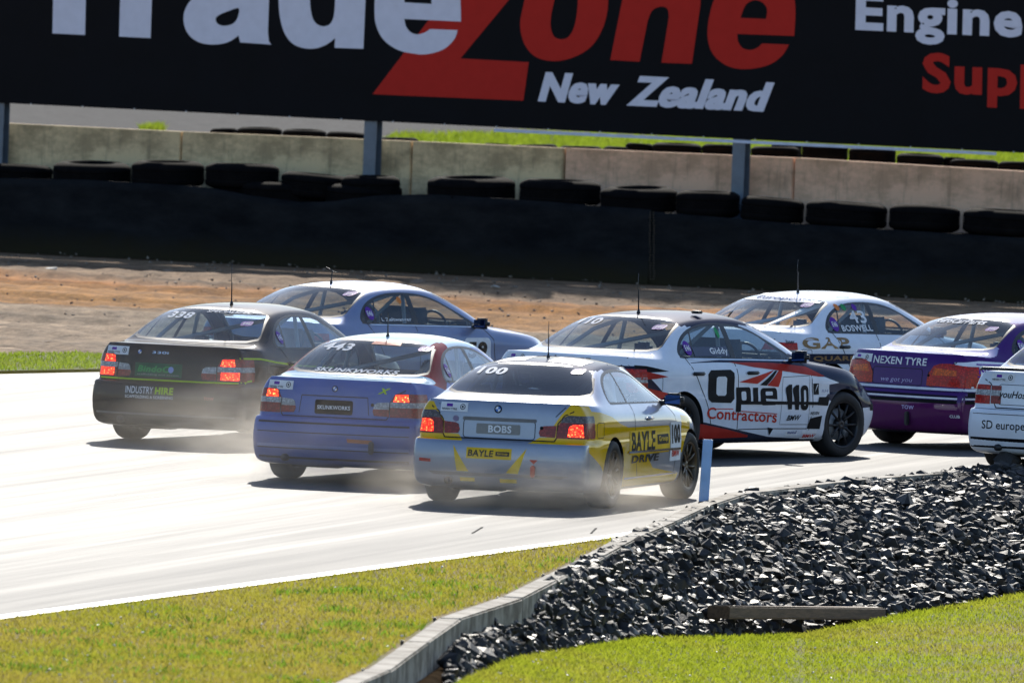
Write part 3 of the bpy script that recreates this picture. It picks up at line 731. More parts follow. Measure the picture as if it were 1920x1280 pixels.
nt.links.new(mu2.outputs[0], b.inputs['Base Color']); b.inputs['Specular IOR Level'].default_value = .15
wv = N(nt, 'TexWave'); wv.bands_direction = 'Y'; wv.inputs['Scale'].default_value = .35; wv.inputs['Distortion'].default_value = 6; wv.inputs['Detail'].default_value = 3; wv.inputs['Detail Scale'].default_value = .8
mp = N(nt, 'Mapping'); mp.inputs['Scale'].default_value = (.12, 1, 1); nt.links.new(tc.outputs['Object'], mp.inputs[0]); nt.links.new(mp.outputs[0], wv.inputs[0])
b1 = bump(nt, b, wv.outputs[0], .5, .05); bump(nt, b, n1.outputs[0], .9, .05, b1)
MATS['runoff'] = m
def flat(name, pts, z, m, kind='structure'):
    bm = bmesh.new(); bm.faces.new([bm.verts.new((p[0], p[1], z)) for p in pts]); bmesh.ops.triangulate(bm, faces=bm.faces[:])
    bmesh.ops.recalc_face_normals(bm, faces=bm.faces[:])
    if sum(f.normal.z for f in bm.faces) < 0: bmesh.ops.reverse_faces(bm, faces=bm.faces[:])
    o = bm_obj(name, bm, m); o['kind'] = kind; return o
# the run-off is one gently rutted sheet in the barrier's own frame, finely divided where the camera sees it
def lin(a, b, n): return [a+(b-a)*i/n for i in range(n+1)]
xs = [-400, -60, -20]+lin(-8, 24, 160)+[30, 60, 400]; ys = [-600, -120, -60, -20]+lin(-1.2, 46, 236)+[52, 80, 190]
vs = []; fs = []
def rut(x, y):
    if y < 2 or y > 44: return 0
    e = min(1, (y-2)/3)*min(1, (44-y)/4)*min(1, max(0, (x+8)/3))*min(1, max(0, (24-x)/3))
    return -.02*0+e*(.035*math.sin(y*2.1+.25*math.sin(x*.5))+.022*math.sin(y*5.3+x*.2)+.02*math.sin(y*.7+x*.35))*1.5+e*random.uniform(-.02, .02)
for y in ys:
    for x in xs: vs.append((x, y, rut(x, y)-.06-(0 if y < 47 else 2.2)))
nx = len(xs)
for j in range(len(ys)-1):
    for i in range(nx-1): a = j*nx+i; fs.append((a, a+1, a+nx+1, a+nx))
run = mesh_obj('ground', vs, fs, MATS['runoff'], smooth=True)
ang = math.atan2(WN.y, WN.x)-math.pi/2; run.location = WL; run.rotation_euler = (0, 0, ang); run['kind'] = 'structure'
run.location.z = 0
if (Matrix.Rotation(ang, 3, 'Z') @ Vector((1, 0, 0))).dot(WT) < 0:
    for v in run.data.vertices: v.co.x = -v.co.x
    run.data.flip_normals()
# ---- track
m = bpy.data.materials.new('track_asphalt'); nt, b = nodes(m)
tc = N(nt, 'TexCoord'); mp = N(nt, 'Mapping'); mp.inputs['Rotation'].default_value = (0, 0, R(13)); nt.links.new(tc.outputs['Object'], mp.inputs[0])
mp2 = N(nt, 'Mapping'); mp2.inputs['Scale'].default_value = (3.2, .045, 1); nt.links.new(mp.outputs[0], mp2.inputs[0])
nb_ = N(nt, 'TexNoise'); nb_.inputs['Scale'].default_value = 1.0; nb_.inputs['Detail'].default_value = 7; nb_.inputs['Roughness'].default_value = .7; nt.links.new(mp2.outputs[0], nb_.inputs['Vector'])
na = noise(nt, 60, 4, .7); nl = noise(nt, .10, 4, .6)
col = mix(nt, nb_.outputs[0], (.035, .034, .034), (.09, .086, .082))
nt.links.new(mix(nt, ramp(nt, na.outputs[0], [(.35, 0), (.7, .5)]).outputs[0], col, (.14, .135, .125)), b.inputs['Base Color'])
sx = N(nt, 'SeparateXYZ'); nt.links.new(mp.outputs[0], sx.inputs[0])     # x across the track: the outer part is polished, the inner edge rougher
e_ = Matrix.Rotation(R(13), 3, 'Z') @ G(600, 1080, 0); mr = N(nt, 'MapRange'); mr.inputs['From Min'].default_value = e_.x-5.0; mr.inputs['From Max'].default_value = e_.x; nt.links.new(sx.outputs[0], mr.inputs[0])
r1 = ramp(nt, nb_.outputs[0], [(.32, .66), (.68, .76)]); r2 = ramp(nt, mr.outputs[0], [(.3, 0), (.95, .05)])
ad = N(nt, 'Math', operation='ADD'); nt.links.new(r1.outputs[0], ad.inputs[0]); nt.links.new(r2.outputs[0], ad.inputs[1]); nt.links.new(ad.outputs[0], b.inputs['Roughness']); b.inputs['Specular IOR Level'].default_value = .36
bump(nt, b, na.outputs[0], .35, .004); MATS['track'] = m
far = [(-60, 60), (-24, 123), (-10, 153.5), (-5.5, 163.3), (-4.5, 165.5), (-2, 169.5), (1, 173), (6, 176.5), (15, 179), (60, 180)]
KP = [(360, 1400), (480, 1345), (560, 1310), (620, 1280), (685, 1251), (758, 1198), (819, 1155), (937, 1117), (1022, 1074), (1093, 1039), (1160, 1003), (1230, 974), (1291, 946), (1364, 922), (1500, 905), (1610, 893), (1740, 884), (1850, 872), (1960, 862), (2080, 852)]
KW = [G(x, y, .06) for x, y in KP]
n0, n1_ = G(0, 1157), G(1180, 1001); nd = (n1_-n0).normalized()
near = [n0-nd*60, n0-nd*12, n0, n0.lerp(n1_, .5), n1_]
inner = [Vector((k.x+.05, k.y-.05, 0)) for k in KW[10:]]
pts = [(p[0], p[1]) for p in far]+[(60, inner[-1].y-5)]+[(p.x, p.y) for p in inner[::-1]]+[(p.x, p.y) for p in near[::-1]]
flat('road', pts, 0.0, MATS['track'])
# painted edge lines
WL_M = mat('road_paint_white', (.72, .70, .66), .5, var=.18, vs=3, bmp=.2)
def ribbon(name, pts, wd, z, m):
    vs = []; fs = []
    for i, p in enumerate(pts):
        p = Vector((p[0], p[1])); a = Vector(pts[max(i-1, 0)][:2]); c = Vector(pts[min(i+1, len(pts)-1)][:2]); t = (c-a).normalized(); n = Vector((-t.y, t.x))*wd/2
        vs += [(p.x+n.x, p.y+n.y, z), (p.x-n.x, p.y-n.y, z)]
        if i: k = 2*i; fs.append((k-2, k-1, k+1, k))
    o = mesh_obj(name, vs, fs, m); o['kind'] = 'structure'
    if o.data.polygons[0].normal.z < 0: o.data.flip_normals()
    return o
ribbon('near_edge_marking', [near[0], near[1], near[2], near[3], near[4], near[4]+Vector((.12, .5, 0))], .17, .004, WL_M)
fl = [Vector((x+.55, y-.45, 0)) for x, y in far[1:-1]]; ribbon('far_edge_marking', fl, .16, .004, WL_M)
# skid marks
SK = mat('tyre_mark', (.05, .048, .046), .9, spec=.05)
for (a, b_) in (((885, 1000), (905, 988)), ((1108, 1000), (1118, 990))):
    p, q = G(*a), G(*b_); ribbon('skid_mark', [p, q], .018, .005, SK)
# ---- grass
def grass_mat(name, g1, g2, g3, sc=.5, br=(.42, .58)):
    m = bpy.data.materials.new(name); m.use_nodes = True; nt = m.node_tree; b = nt.nodes['Principled BSDF']; b.inputs['Roughness'].default_value = .7; b.inputs['Specular IOR Level'].default_value = .08
    geo = N(nt, 'NewGeometry'); n1 = N(nt, 'TexNoise'); n1.inputs['Scale'].default_value = sc; n1.inputs['Detail'].default_value = 6; n1.inputs['Roughness'].default_value = .65; nt.links.new(geo.outputs['Position'], n1.inputs[0])
    n2 = N(nt, 'TexNoise'); n2.inputs['Scale'].default_value = 9; n2.inputs['Detail'].default_value = 4; nt.links.new(geo.outputs['Position'], n2.inputs[0])
    c = mix(nt, ramp(nt, n1.outputs[0], [(br[0], 0), (br[1], 1)]).outputs[0], g3, mix(nt, ramp(nt, n2.outputs[0], [(.35, 0), (.65, 1)]).outputs[0], g1, g2))
    nt.links.new(c, b.inputs['Base Color']); tr = N(nt, 'BsdfTranslucent'); nt.links.new(mix(nt, .5, c, (g2[0]*1.5, g2[1]*1.6, g2[2])), tr.inputs[0])
    ms = N(nt, 'MixShader'); ms.inputs[0].default_value = .62; nt.links.new(b.outputs[0], ms.inputs[1]); nt.links.new(tr.outputs[0], ms.inputs[2]); nt.links.new(ms.outputs[0], nt.nodes['Material Output'].inputs[0]); return m
G_LEFT = grass_mat('verge_grass', (.19, .205, .018), (.29, .29, .03), (.38, .25, .075), .45, (.45, .66))
G_NEAR = grass_mat('bank_grass', (.20, .25, .016), (.31, .34, .032), (.34, .26, .06), .35, (.38, .54))
G_FAR = grass_mat('far_grass', (.13, .19, .016), (.20, .25, .025), (.26, .22, .05), .3, (.3, .45))
SOIL = mat('verge_soil', (.10, .085, .035), .9, vs=2, var=.35)
def blades(name, pos, h, wd, m, lean=.5):
    n = len(pos); pos = np.array(pos); hh = h*RNG.uniform(.45, 1.25, n); a = RNG.uniform(0, 2*math.pi, n); la = RNG.uniform(0, 2*math.pi, n); ll = hh*RNG.uniform(.1, lean*2, n)
    ww = wd*RNG.uniform(.7, 1.4, n); dx, dy = np.cos(a)*ww/2, np.sin(a)*ww/2
    v = np.empty((n, 5, 3)); mx, my = np.cos(la)*ll, np.sin(la)*ll
    v[:, 0] = pos+np.stack([dx, dy, 0*dx], 1); v[:, 1] = pos-np.stack([dx, dy, 0*dx], 1)
    v[:, 2] = pos+np.stack([mx*.35-dx*.8, my*.35-dy*.8, hh*.6], 1); v[:, 3] = pos+np.stack([mx*.35+dx*.8, my*.35+dy*.8, hh*.6], 1); v[:, 4] = pos+np.stack([mx, my, hh], 1)
    i = np.arange(n)*5; q = np.stack([i, i+1, i+2, i+3], 1); t = np.stack([i+3, i+2, i+4], 1)
    me = bpy.data.meshes.new(name); me.vertices.add(n*5); me.vertices.foreach_set('co', v.reshape(-1))
    me.loops.add(n*7); me.loops.foreach_set('vertex_index', np.concatenate([q.reshape(-1), t.reshape(-1)]))
    me.polygons.add(n*2); me.polygons.foreach_set('loop_start', np.concatenate([np.arange(n)*4, n*4+np.arange(n)*3])); me.update(calc_edges=True)
    me.materials.append(m); o = bpy.data.objects.new(name, me); COL.objects.link(o); o['kind'] = 'stuff'; return o
def pin(p, poly): return pip(p, poly)
def scatter(poly, z, n, clump=0):
    xs = [p[0] for p in poly]; ys = [p[1] for p in poly]; out = []
    while len(out) < n:
        x, y = random.uniform(min(xs), max(xs)), random.uniform(min(ys), max(ys))
        if pip((x, y), poly):
            g = G(x, y, z); out.append((g.x, g.y, z))
    return out
# left verge: between the white line and the concrete edging
vpts = [near[0], near[1], near[2], near[3], near[4]]+[Vector((k.x-.02, k.y, 0)) for k in KW[10::-1]]+[KW[0]-Vector((5, 40, 0))]
flat('verge', [(p.x, p.y) for p in vpts], -.008, G_LEFT)
VP = [(-60, 1168), (0, 1163), (600, 1084), (1000, 1029), (1170, 1006), (1093, 1041), (1022, 1076), (937, 1119), (819, 1157), (758, 1200), (685, 1253), (560, 1312), (-60, 1312)]
gl_ = tag(blades('grass', scatter(VP, -.01, 60000), .035, .008, G_LEFT, .6), 'short patchy green and straw coloured grass between white line and concrete edging', 'grass')
def clump_pts(n, per, area, rad):
    out = []
    for g in scatter(area, -.01, n):
        for _ in range(random.randint(per//3, per)): out.append((g[0]+random.gauss(0, rad), g[1]+random.gauss(0, rad*1.5), -.01))
    return out
WEED = grass_mat('weed_leaves', (.09, .17, .02), (.16, .25, .03), (.30, .24, .08), 1.5, (.3, .45))
tag(blades('grass', clump_pts(90, 45, VP[:1]+[(0, 1185), (600, 1105), (1000, 1045)]+VP[5:], .09), .055, .013, WEED, .8), 'taller weedy tufts scattered through the left verge', 'grass')
PALE = mat('dry_leaf', (.62, .60, .50), .5, spec=.6)
pl0 = [((g[0], g[1], .03), random.uniform(.015, .035)) for g in scatter(VP, 0, 110)]
# far strip beside the track
fpts = [(-60, 60), (-24, 123), (-10, 153.5), (-5.5, 163.3), (-4.5, 165.5), (-2, 169.5), (1, 173), (6, 176.5)]; fo = [(x-1.2, y+.2) for x, y in fpts]; fo2 = [(x-3.0, y+2.9) for x, y in fpts]; fo2[-1] = (6.4, 177.5); fo2[-2] = (-.5, 175.5)
flat('tarmac_shoulder', fpts+fo[::-1], -.004, mat('shoulder_tarmac', (.20, .185, .165), .7, vs=2, var=.2, bmp=.2))
strip_ = fo[:6]+fo2[:6][::-1]; flat('far_verge', strip_, .03, G_FAR)
out = []
while len(out) < 16000:
    x, y = random.uniform(-12, 0), random.uniform(152, 176)
    if pip((x, y), strip_): out.append((x, y, .03))
tag(blades('grass', out, .04, .014, G_FAR), 'bright green grass strip between far track edge and dirt', 'grass')
# ---- concrete edging blocks
CONC = bpy.data.materials.new('edging_concrete'); nt, b = nodes(CONC); b.inputs['Roughness'].default_value = .85
na = noise(nt, 3, 8, .7); nb2 = noise(nt, 40, 4, .7); nt.links.new(mix(nt, ramp(nt, na.outputs[0], [(.42, 0), (.60, 1)]).outputs[0], (.13, .105, .075), (.36, .32, .26)), b.inputs['Base Color']); bump(nt, b, nb2.outputs[0], .5, .006)
for i in range(len(KW)-1):
    a, c = KW[i], KW[i+1]; d = Vector((c.x-a.x, c.y-a.y, 0)); L_ = d.length; d.normalize(); r_ = Vector((d.y, -d.x, 0))
    o = empty('edging_block', (a.x, a.y, 0)); o.rotation_euler = (0, 0, math.atan2(d.y, d.x))
    bm = bmesh.new(); box(bm, (L_/2, -.10, -.16+random.uniform(-.006, .006)), (L_-.05, .18, .43), bevel=.012)
    for e in bm.verts: e.co += Vector((random.uniform(-1, 1), random.uniform(-1, 1), random.uniform(-1, 1)))*.004
    bm_obj('beam', bm, CONC, o); bm = bmesh.new(); box(bm, (.0, .015, -.02), (.04, .025, .15), bevel=.006); bm_obj('peg', bm, SATIN, o)
    where = ['furthest along the frame bottom, cut off by it', 'out of the frame bottom', 'starting at the bottom frame edge', 'rising from the bottom edge of the picture', 'by the darkest gap under the first rocks', 'beside the lowest rocks of the slope', 'at the bend beside the first rocks', 'between the narrow verge and lowest rocks', 'beside the brownish patch of verge', 'near where the verge narrows', 'at the tip of the verge', 'where the white line meets the edging', 'just before the blue marker post', 'reaching the foot of the blue marker post', 'long one just behind the blue marker post', 'below the front wheel of car 110', 'half sunk in rocks past car 110', 'behind the rocks under the purple car', 'behind the rock mound at right edge']
    tag(o, 'pale concrete edging block '+where[i], 'edging block', 'concrete edging blocks along the inside of the bend')
# ---- rock slope
def lowy(px): return float(np.interp(px, [640, 760, 800, 870, 960, 1200, 1340, 1500, 1700, 1920, 2200], [1360, 1338, 1318, 1276, 1236, 1197, 1194, 1190, 1150, 1112, 1070]))
def lowz(px): return float(np.interp(px, [640, 800, 900, 1200, 1500, 1920, 2200], [-.16, -.22, -.32, -.60, -.95, -.85, -.80]))
def kerby(px): return float(np.interp(px, [p[0] for p in KP], [p[1] for p in KP]))
def rock_surf(px, t):
    yk = kerby(px-(36 if px < 1364 else 10)); a = G(px, yk+(6 if px < 1364 else 15), -.02); c = G(px, lowy(px), lowz(px)); p = a.lerp(c, t)
    bulge = .16*math.sin(math.pi*min(1, t*1.1))*(1 if px > 1000 else .3)
    p.z += bulge-.24*(1-t)**2*float(np.interp(px, [700, 850, 1080], [1, 1, 0]))
    if px > 1700: p.z += .06*min(1, (px-1700)/150)*(1-t)
    return p
PX = lin(600, 3400, 80)
vs = []; fs = []
for px in PX:
    for t in lin(0, 1, 10): p = rock_surf(px, t); p.z -= .05; vs.append(p)
for i in range(len(PX)-1):
    for j in range(10): a = i*11+j; fs.append((a, a+1, a+12, a+11))
o = mesh_obj('rock_slope', vs, fs, mat('slope_soil', (.045, .032, .02), 1.0, spec=0, vs=8, var=.4), smooth=True); o['kind'] = 'structure'
if o.data.polygons[0].normal.z < 0: o.data.flip_normals()
m = bpy.data.materials.new('crushed_rock'); nt, b = nodes(m); geo = N(nt, 'NewGeometry')
n1 = N(nt, 'TexNoise'); n1.inputs['Scale'].default_value = 4; n1.inputs['Detail'].default_value = 6; nt.links.new(geo.outputs['Position'], n1.inputs[0])
cr = ramp(nt, geo.outputs['Random Per Island'], [(0, (.011, .012, .015)), (.4, (.022, .022, .024)), (.75, (.040, .036, .033)), (.93, (.068, .055, .045)), (1, (.12, .105, .09))])
nt.links.new(mix(nt, ramp(nt, n1.outputs[0], [(.4, 0), (.75, .6)]).outputs[0], cr.outputs[0], (.07, .06, .05)), b.inputs['Base Color'])
nt.links.new(ramp(nt, geo.outputs['Random Per Island'], [(0, .75), (1, .45)]).outputs[0], b.inputs['Roughness']); b.inputs['Specular IOR Level'].default_value = .3
n3 = noise(nt, 30, 5, .7); bump(nt, b, n3.outputs[0], .6, .01); ROCK = m
def hull(n, rng):
    bm = bmesh.new()
    for _ in range(n):
        v = Vector((rng.gauss(0, 1), rng.gauss(0, 1), rng.gauss(0, 1))).normalized()*rng.uniform(.75, 1); bm.verts.new((v.x*.5, v.y*.40, v.z*.30))
    bmesh.ops.convex_hull(bm, input=bm.verts); 
    for v in [v for v in bm.verts if not v.link_faces]: bm.verts.remove(v)
    bmesh.ops.triangulate(bm, faces=bm.faces[:]); bm.verts.index_update(); V_ = np.array([v.co[:] for v in bm.verts]); F_ = np.array([[q.index for q in f.verts] for f in bm.faces]); bm.free(); return V_, F_
rr_ = random.Random(3); HULLS = [hull(rr_.choice((11, 15, 20)), rr_) for _ in range(24)]
def rocks(name, places, m):
    AV = []; AF = []; k = 0
    for p, s in places:
        V_, F_ = rr_.choice(HULLS); e = Matrix.Rotation(rr_.uniform(0, 6.3), 3, 'Z') @ Matrix.Rotation(rr_.gauss(0, .36), 3, 'X') @ Matrix.Rotation(rr_.gauss(0, .36), 3, 'Y')
        AV.append((V_*s) @ np.array(e).T+np.array(p)); AF.append(F_+k); k += len(V_)
    AV = np.concatenate(AV); AF = np.concatenate(AF); me = bpy.data.meshes.new(name); me.from_pydata(AV.tolist(), [], AF.tolist()); me.update(); me.materials.append(m)
    o = bpy.data.objects.new(name, me); COL.objects.link(o); return o
pl = []
for _ in range(17000):
    px = random.uniform(838, 2150); t = random.random()**.9
    if px < 900 and random.random() < .5: continue
    p = rock_surf(px, t); s = random.choice((.05, .07, .09, .11, .14, .17, .22))*random.uniform(.8, 1.2); pl.append(((p.x, p.y+random.uniform(-.05, .05), p.z+random.uniform(-.02, .05)), s))
o = rocks('gravel', pl, ROCK); o['kind'] = 'stuff'; tag(o, 'loose heap of dark angular crushed rock on the slope beside the edging', 'rocks')
tag(rocks('pebbles', pl0, PALE), 'tiny pale stones and dry leaves glinting in the left verge', 'pebbles', kind='stuff')
pl1 = []
for _ in range(150):
    px = random.uniform(900, 1950); y0 = lowy(px)+4; p = G(px, random.uniform(y0, 1290), lowz(px)+.14); pl1.append((tuple(p), random.uniform(.012, .03)))
tag(rocks('pebbles', pl1, PALE), 'tiny pale leaves glinting in the near bank grass', 'leaves', kind='stuff')
for px, t, s, lab in ((1480, .995, .36, 'pale grey flat rock at the grass edge below the plank'), (1890, .04, .42, 'large dark rock on top of the mound at the right'), (1280, .62, .34, 'big dark rock in the middle of the slope'), (905, .9, .32, 'dark rock at the lowest left tip of the slope'), (1700, .35, .36, 'large dark boulder high on the right part of the slope'), (1100, .55, .30, 'dark rock lying near the left end of the slope')):
    p = rock_surf(px, t); tag(rocks('rock', [((0, 0, 0), s)], ROCK), lab, 'rock', 'larger rocks on the slope').location = p+Vector((0, 0, .06))
# plank
pa, pb = rock_surf(1345, .99)+Vector((0, 0, .10)), rock_surf(1640, .99)+Vector((0, 0, -.06)); pm = (pa+pb)/2; pd = pb-pa
bm = bmesh.new(); box(bm, (0, 0, 0), (pd.length, .20, .11), bevel=.01); 
for v in bm.verts: v.co.z += random.uniform(-.006, .006)
WOOD = bpy.data.materials.new('weathered_wood'); nt, b = nodes(WOOD); nn = noise(nt, 6, 6, .7, vscale=(.6, 9, 9)); nt.links.new(ramp(nt, nn.outputs[0], [(.3, (.05, .028, .014)), (.7, (.20, .115, .06))]).outputs[0], b.inputs['Base Color']); b.inputs['Roughness'].default_value = .8; bump(nt, b, nn.outputs[0], .5, .01)
o = tag(bm_obj('plank', bm, WOOD), 'weathered brown plank lying in the rocks above the grass', 'plank'); o.location = pm+Vector((0, -.04, .11)); o.rotation_euler = (0, -math.asin(pd.z/pd.length)-R(0), math.atan2(pd.y, pd.x))
# near bank grass
def bank(px, py):
    z = lowz(min(px, 1e9))+.10; return G(px, py, z+.0)
BX = lin(560, 3600, 70); vs = []; fs = []
for px in BX:
    y0 = lowy(px) if px > 700 else 1330+(700-px)*.1
    for k, t in enumerate(lin(0, 1, 14)):
        py = y0+4+t*t*700; p = bank(px, py); vs.append(p if k else p-Vector((0, 0, .12)))
for i in range(len(BX)-1):
    for j in range(14): a = i*15+j; fs.append((a, a+1, a+16, a+15))
o = mesh_obj('grass_bank', vs, fs, G_NEAR, smooth=True); o['kind'] = 'structure'
if o.data.polygons[200].normal.z < 0: o.data.flip_normals()
pos = []
while len(pos) < 70000:
    px = random.uniform(780, 2000); y0 = lowy(px)+1; py = y0+random.random()**1.3*(1330-y0)
    if py < y0: continue
    p = bank(px, py); pos.append((p.x, p.y, p.z-.01))
tag(blades('grass', pos, .045, .009, G_NEAR, .7), 'bright backlit green grass on the near bank below the rocks', 'grass')
# blue marker post
p = G(1319, 944, .0); bm = bmesh.new(); box(bm, (0, 0, .30), (.092, .03, .60), bevel=.006)
o = tag(bm_obj('marker_post', bm, mat('light_blue_plastic', (.34, .55, .90), .45)), 'short flat light blue marker post standing at the track edge', 'marker post'); o.location = p; o.rotation_euler = (0, R(2.0), 0)
# ---- rubber belting in front of the tyres
BELT = bpy.data.materials.new('conveyor_rubber'); nt, b = nodes(BELT); b.inputs['Roughness'].default_value = .75
tc = N(nt, 'TexCoord'); sx = N(nt, 'SeparateXYZ'); nt.links.new(tc.outputs['Object'], sx.inputs[0]); n1 = noise(nt, 1.2, 7, .7, vscale=(1, 1, 2.5)); 
c = mix(nt, ramp(nt, n1.outputs[0], [(.35, 0), (.7, 1)]).outputs[0], (.006, .0068, .0085), (.019, .020, .022))
hz_ = N(nt, 'Math', operation='MULTIPLY_ADD'); nt.links.new(n1.outputs[0], hz_.inputs[0]); hz_.inputs[1].default_value = .5; nt.links.new(sx.outputs[2], hz_.inputs[2])
nt.links.new(mix(nt, ramp(nt, hz_.outputs[0], [(.25, .85), (.60, 0)]).outputs[0], c, (.030, .025, .013)), b.inputs['Base Color']); b.inputs['Specular IOR Level'].default_value = .06; bump(nt, b, n1.outputs[0], .3, .04)
def belt(tops, x_off, label):
    vs = []; fs = []; n = 0; X = lin(tops[0][0], tops[-1][0], 90)
    for px in X:
        ty = float(np.interp(px, [t[0] for t in tops], [t[1] for t in tops])); 
        T_ = wp(px, ty, x_off); base = Vector((T_.x, T_.y, 0)); zt = T_.z
        for side in (0, 1):
            for k in range(9):
                h = -.05+(zt+.05)*k/8; wob = .035*math.sin(px*.013+h*2)+.02*math.sin(px*.04+1)*(k/8)
                q = base+WN*(wob-.03*side); q = Vector((q.x, q.y, h)); vs.append(q)
    st = 18
    for i in range(len(X)-1):
        a = i*st
        for k in range(8): fs.append((a+k, a+st+k, a+st+k+1, a+k+1)); fs.append((a+9+k, a+9+k+1, a+st+9+k+1, a+st+9+k))
        fs.append((a+8, a+st+8, a+st+17, a+17))
    bm = bmesh.new(); V_ = [bm.verts.new(v) for v in vs]; [bm.faces.new([V_[i] for i in f]) for f in fs]; bmesh.ops.recalc_face_normals(bm, faces=bm.faces[:])
    return tag(bm_obj('rubber_belting', bm, BELT, None, True), label, 'crash barrier', 'black rubber belting in front of the tyres')
b1_ = belt([(-900, 300), (0, 334), (150, 337), (380, 350), (470, 366), (560, 379), (620, 378), (700, 367), (800, 364), (960, 373), (1219, 394)], 0, 'black rubber belting with a sagging top edge, left of the stitched seam')
b2_ = belt([(1214, 396), (1500, 420), (1900, 445), (2900, 500)], .035, 'black rubber belting right of the stitched seam')
bm = bmesh.new()
for k in range(26):
    for dx in (-3, 4):
        p = wp(1222+dx+(random.uniform(-1, 1)), 398+k*5.0, -.075); box(bm, p, (.022, .01, .014))
bm_obj('seam_stitching', bm, mat('rusty_staples', (.07, .05, .03), .8), b2_)
# ---- tyres
def tyre_mesh(r, h, seed):
    bm = bmesh.new(); rg = r*.56; prof = [(h*.12, rg), (0.0, rg+.03), (-.0, r*.80), (h*.08, r*.93), (h*.16, r), (h*.30, r*1.01)]
    for k in range(4):
        z = h*(.34+.09*k); prof += [(z, r*1.01), (z+.004, r*.975), (z+h*.025, r*.975), (z+h*.025+.004, r*1.01)]
    prof += [(h*.84, r), (h*.92, r*.93), (h, r*.80), (h, rg+.03), (h*.88, rg), (h*.8, rg+.05), (h*.2, rg+.05), (h*.12, rg)]
    lathe(bm, prof, 40, 'Z'); me = bpy.data.meshes.new('tyre'); bmesh.ops.recalc_face_normals(bm, faces=bm.faces[:]); bm.to_mesh(me); bm.free()
    me.materials.append(OLDT); me.polygons.foreach_set('use_smooth', [True]*len(me.polygons)); return me
OLDT = bpy.data.materials.new('old_tyre_rubber'); nt, b = nodes(OLDT); b.inputs['Roughness'].default_value = .9; b.inputs['Specular IOR Level'].default_value = .04; n1 = noise(nt, 5, 6, .7); nt.links.new(ramp(nt, n1.outputs[0], [(.35, (.004, .004, .005)), (.75, (.010, .009, .009))]).outputs[0], b.inputs['Base Color']); bump(nt, b, n1.outputs[0], .4, .01)
def tyre(x0, x1, yt, h, off, label, group, tilt=0, drop_=0, cat='tyre'):
    cpx = (x0+x1)/2; T_ = wp(cpx, yt, off); s = FPX/T_.y; r = (x1-x0)/2/s/1.01
    o = bpy.data.objects.new('barrier_tyre' if h > .28 else 'stacked_tyre', tyre_mesh(r, h, 0)); COL.objects.link(o); o.location = (T_.x, T_.y, T_.z-h-drop_); o.rotation_euler = (R(tilt+random.uniform(-1, 1)), R(random.uniform(-3.5, 3.5) if h > .3 else random.uniform(-2, 2)), random.uniform(0, 6))
    return tag(o, label, cat, group)
row = [(-40, 100, 308, 'at the left edge of the picture'), (100, 247, 305, 'first whole one from the left edge'), (247, 385, 303, 'below the joint of the left two concrete blocks'), (385, 525, 307, 'just left of the sagging belt'), (525, 655, 326, 'in the sag of the belt, left of the middle post'), (640, 752, 330, 'at the foot of the middle post'), (802, 968, 333, 'right of the gap beside the middle post'), (974, 1128, 338, 'below the joint nearest the picture centre'), (1127, 1272, 352, 'left neighbour of the one touching the right post'), (1268, 1389, 359, 'just left of the right post foot'), (1388, 1508, 371, 'just right of the right post foot'), (1510, 1664, 379, 'third from the right edge, above the belt'), (1667, 1801, 386, 'second from the right edge, above the belt'), (1805, 1965, 394, 'at the right edge of the picture')]
ti = [0, 0, 0, .5, 1, 0, 0, 3, 2, 0, 0, 0, 0, 0]
for (x0, x1, yt, lab), tl in zip(row, ti):
    tyre(x0, x1, yt, .36, .62, 'black top truck tyre '+lab, 'truck tyres along the top of the barrier')
low = [(-60, 60), (60, 200), (200, 340), (340, 470), (450, 620), (610, 755), (760, 900), (900, 1050), (1050, 1190), (1195, 1330), (1335, 1470), (1475, 1615), (1620, 1760), (1765, 1905)]
for x0, x1 in low:
    yt = float(np.interp((x0+x1)/2, [0, 385, 540, 680, 900, 1300, 1700, 1920], [356, 356, 341, 345, 383, 408, 434, 442])); 
    vis = 'exposed in the sag of the belt, '+('left one' if x0 == 450 else 'right one') if x0 in (450, 610) else None
    tyre(x0, x1, yt, .34, .66, 'black truck tyre '+vis if vis else 'black truck tyre of the second layer, almost hidden behind the belt', 'truck tyres of the layer below')
# ---- concrete wall
CW = []
for i, (c0, c1) in enumerate((((.80, .60, .34), (.46, .34, .19)), ((.84, .52, .34), (.56, .35, .22)))):
    m = bpy.data.materials.new('wall_concrete_'+('grey', 'pink')[i]); nt, b = nodes(m); b.inputs['Roughness'].default_value = .9; n1 = noise(nt, 1.3, 8, .72, vscale=(1, 1, 1.6)); n2 = noise(nt, 25, 4, .7); n3 = noise(nt, 3, 5, .7, vscale=(4, 1, .4))
    c = mix(nt, ramp(nt, n1.outputs[0], [(.43, 0), (.58, 1)]).outputs[0], c1, c0); nt.links.new(mix(nt, ramp(nt, n3.outputs[0], [(.55, 0), (.72, .45)]).outputs[0], c, (.10, .085, .06)), b.inputs['Base Color']); bump(nt, b, n2.outputs[0], .4, .01); CW.append(m)
js = [(-1270, 176), (-850, 195), (-430, 214), (4, 231), (340, 247), (772, 265), (1059, 278), (1489, 296), (1930, 322), (2370, 345)]
cl = ['outside the left edge, far one', 'outside the left edge, near one', 'left, cut by the edge of the picture', 'left end, behind the first three tyres', 'second from the left, crossed by the middle post', 'short one right of the middle post', 'pinkish one crossed by the right post', 'pinkish one right of the right post', 'outside the right edge']
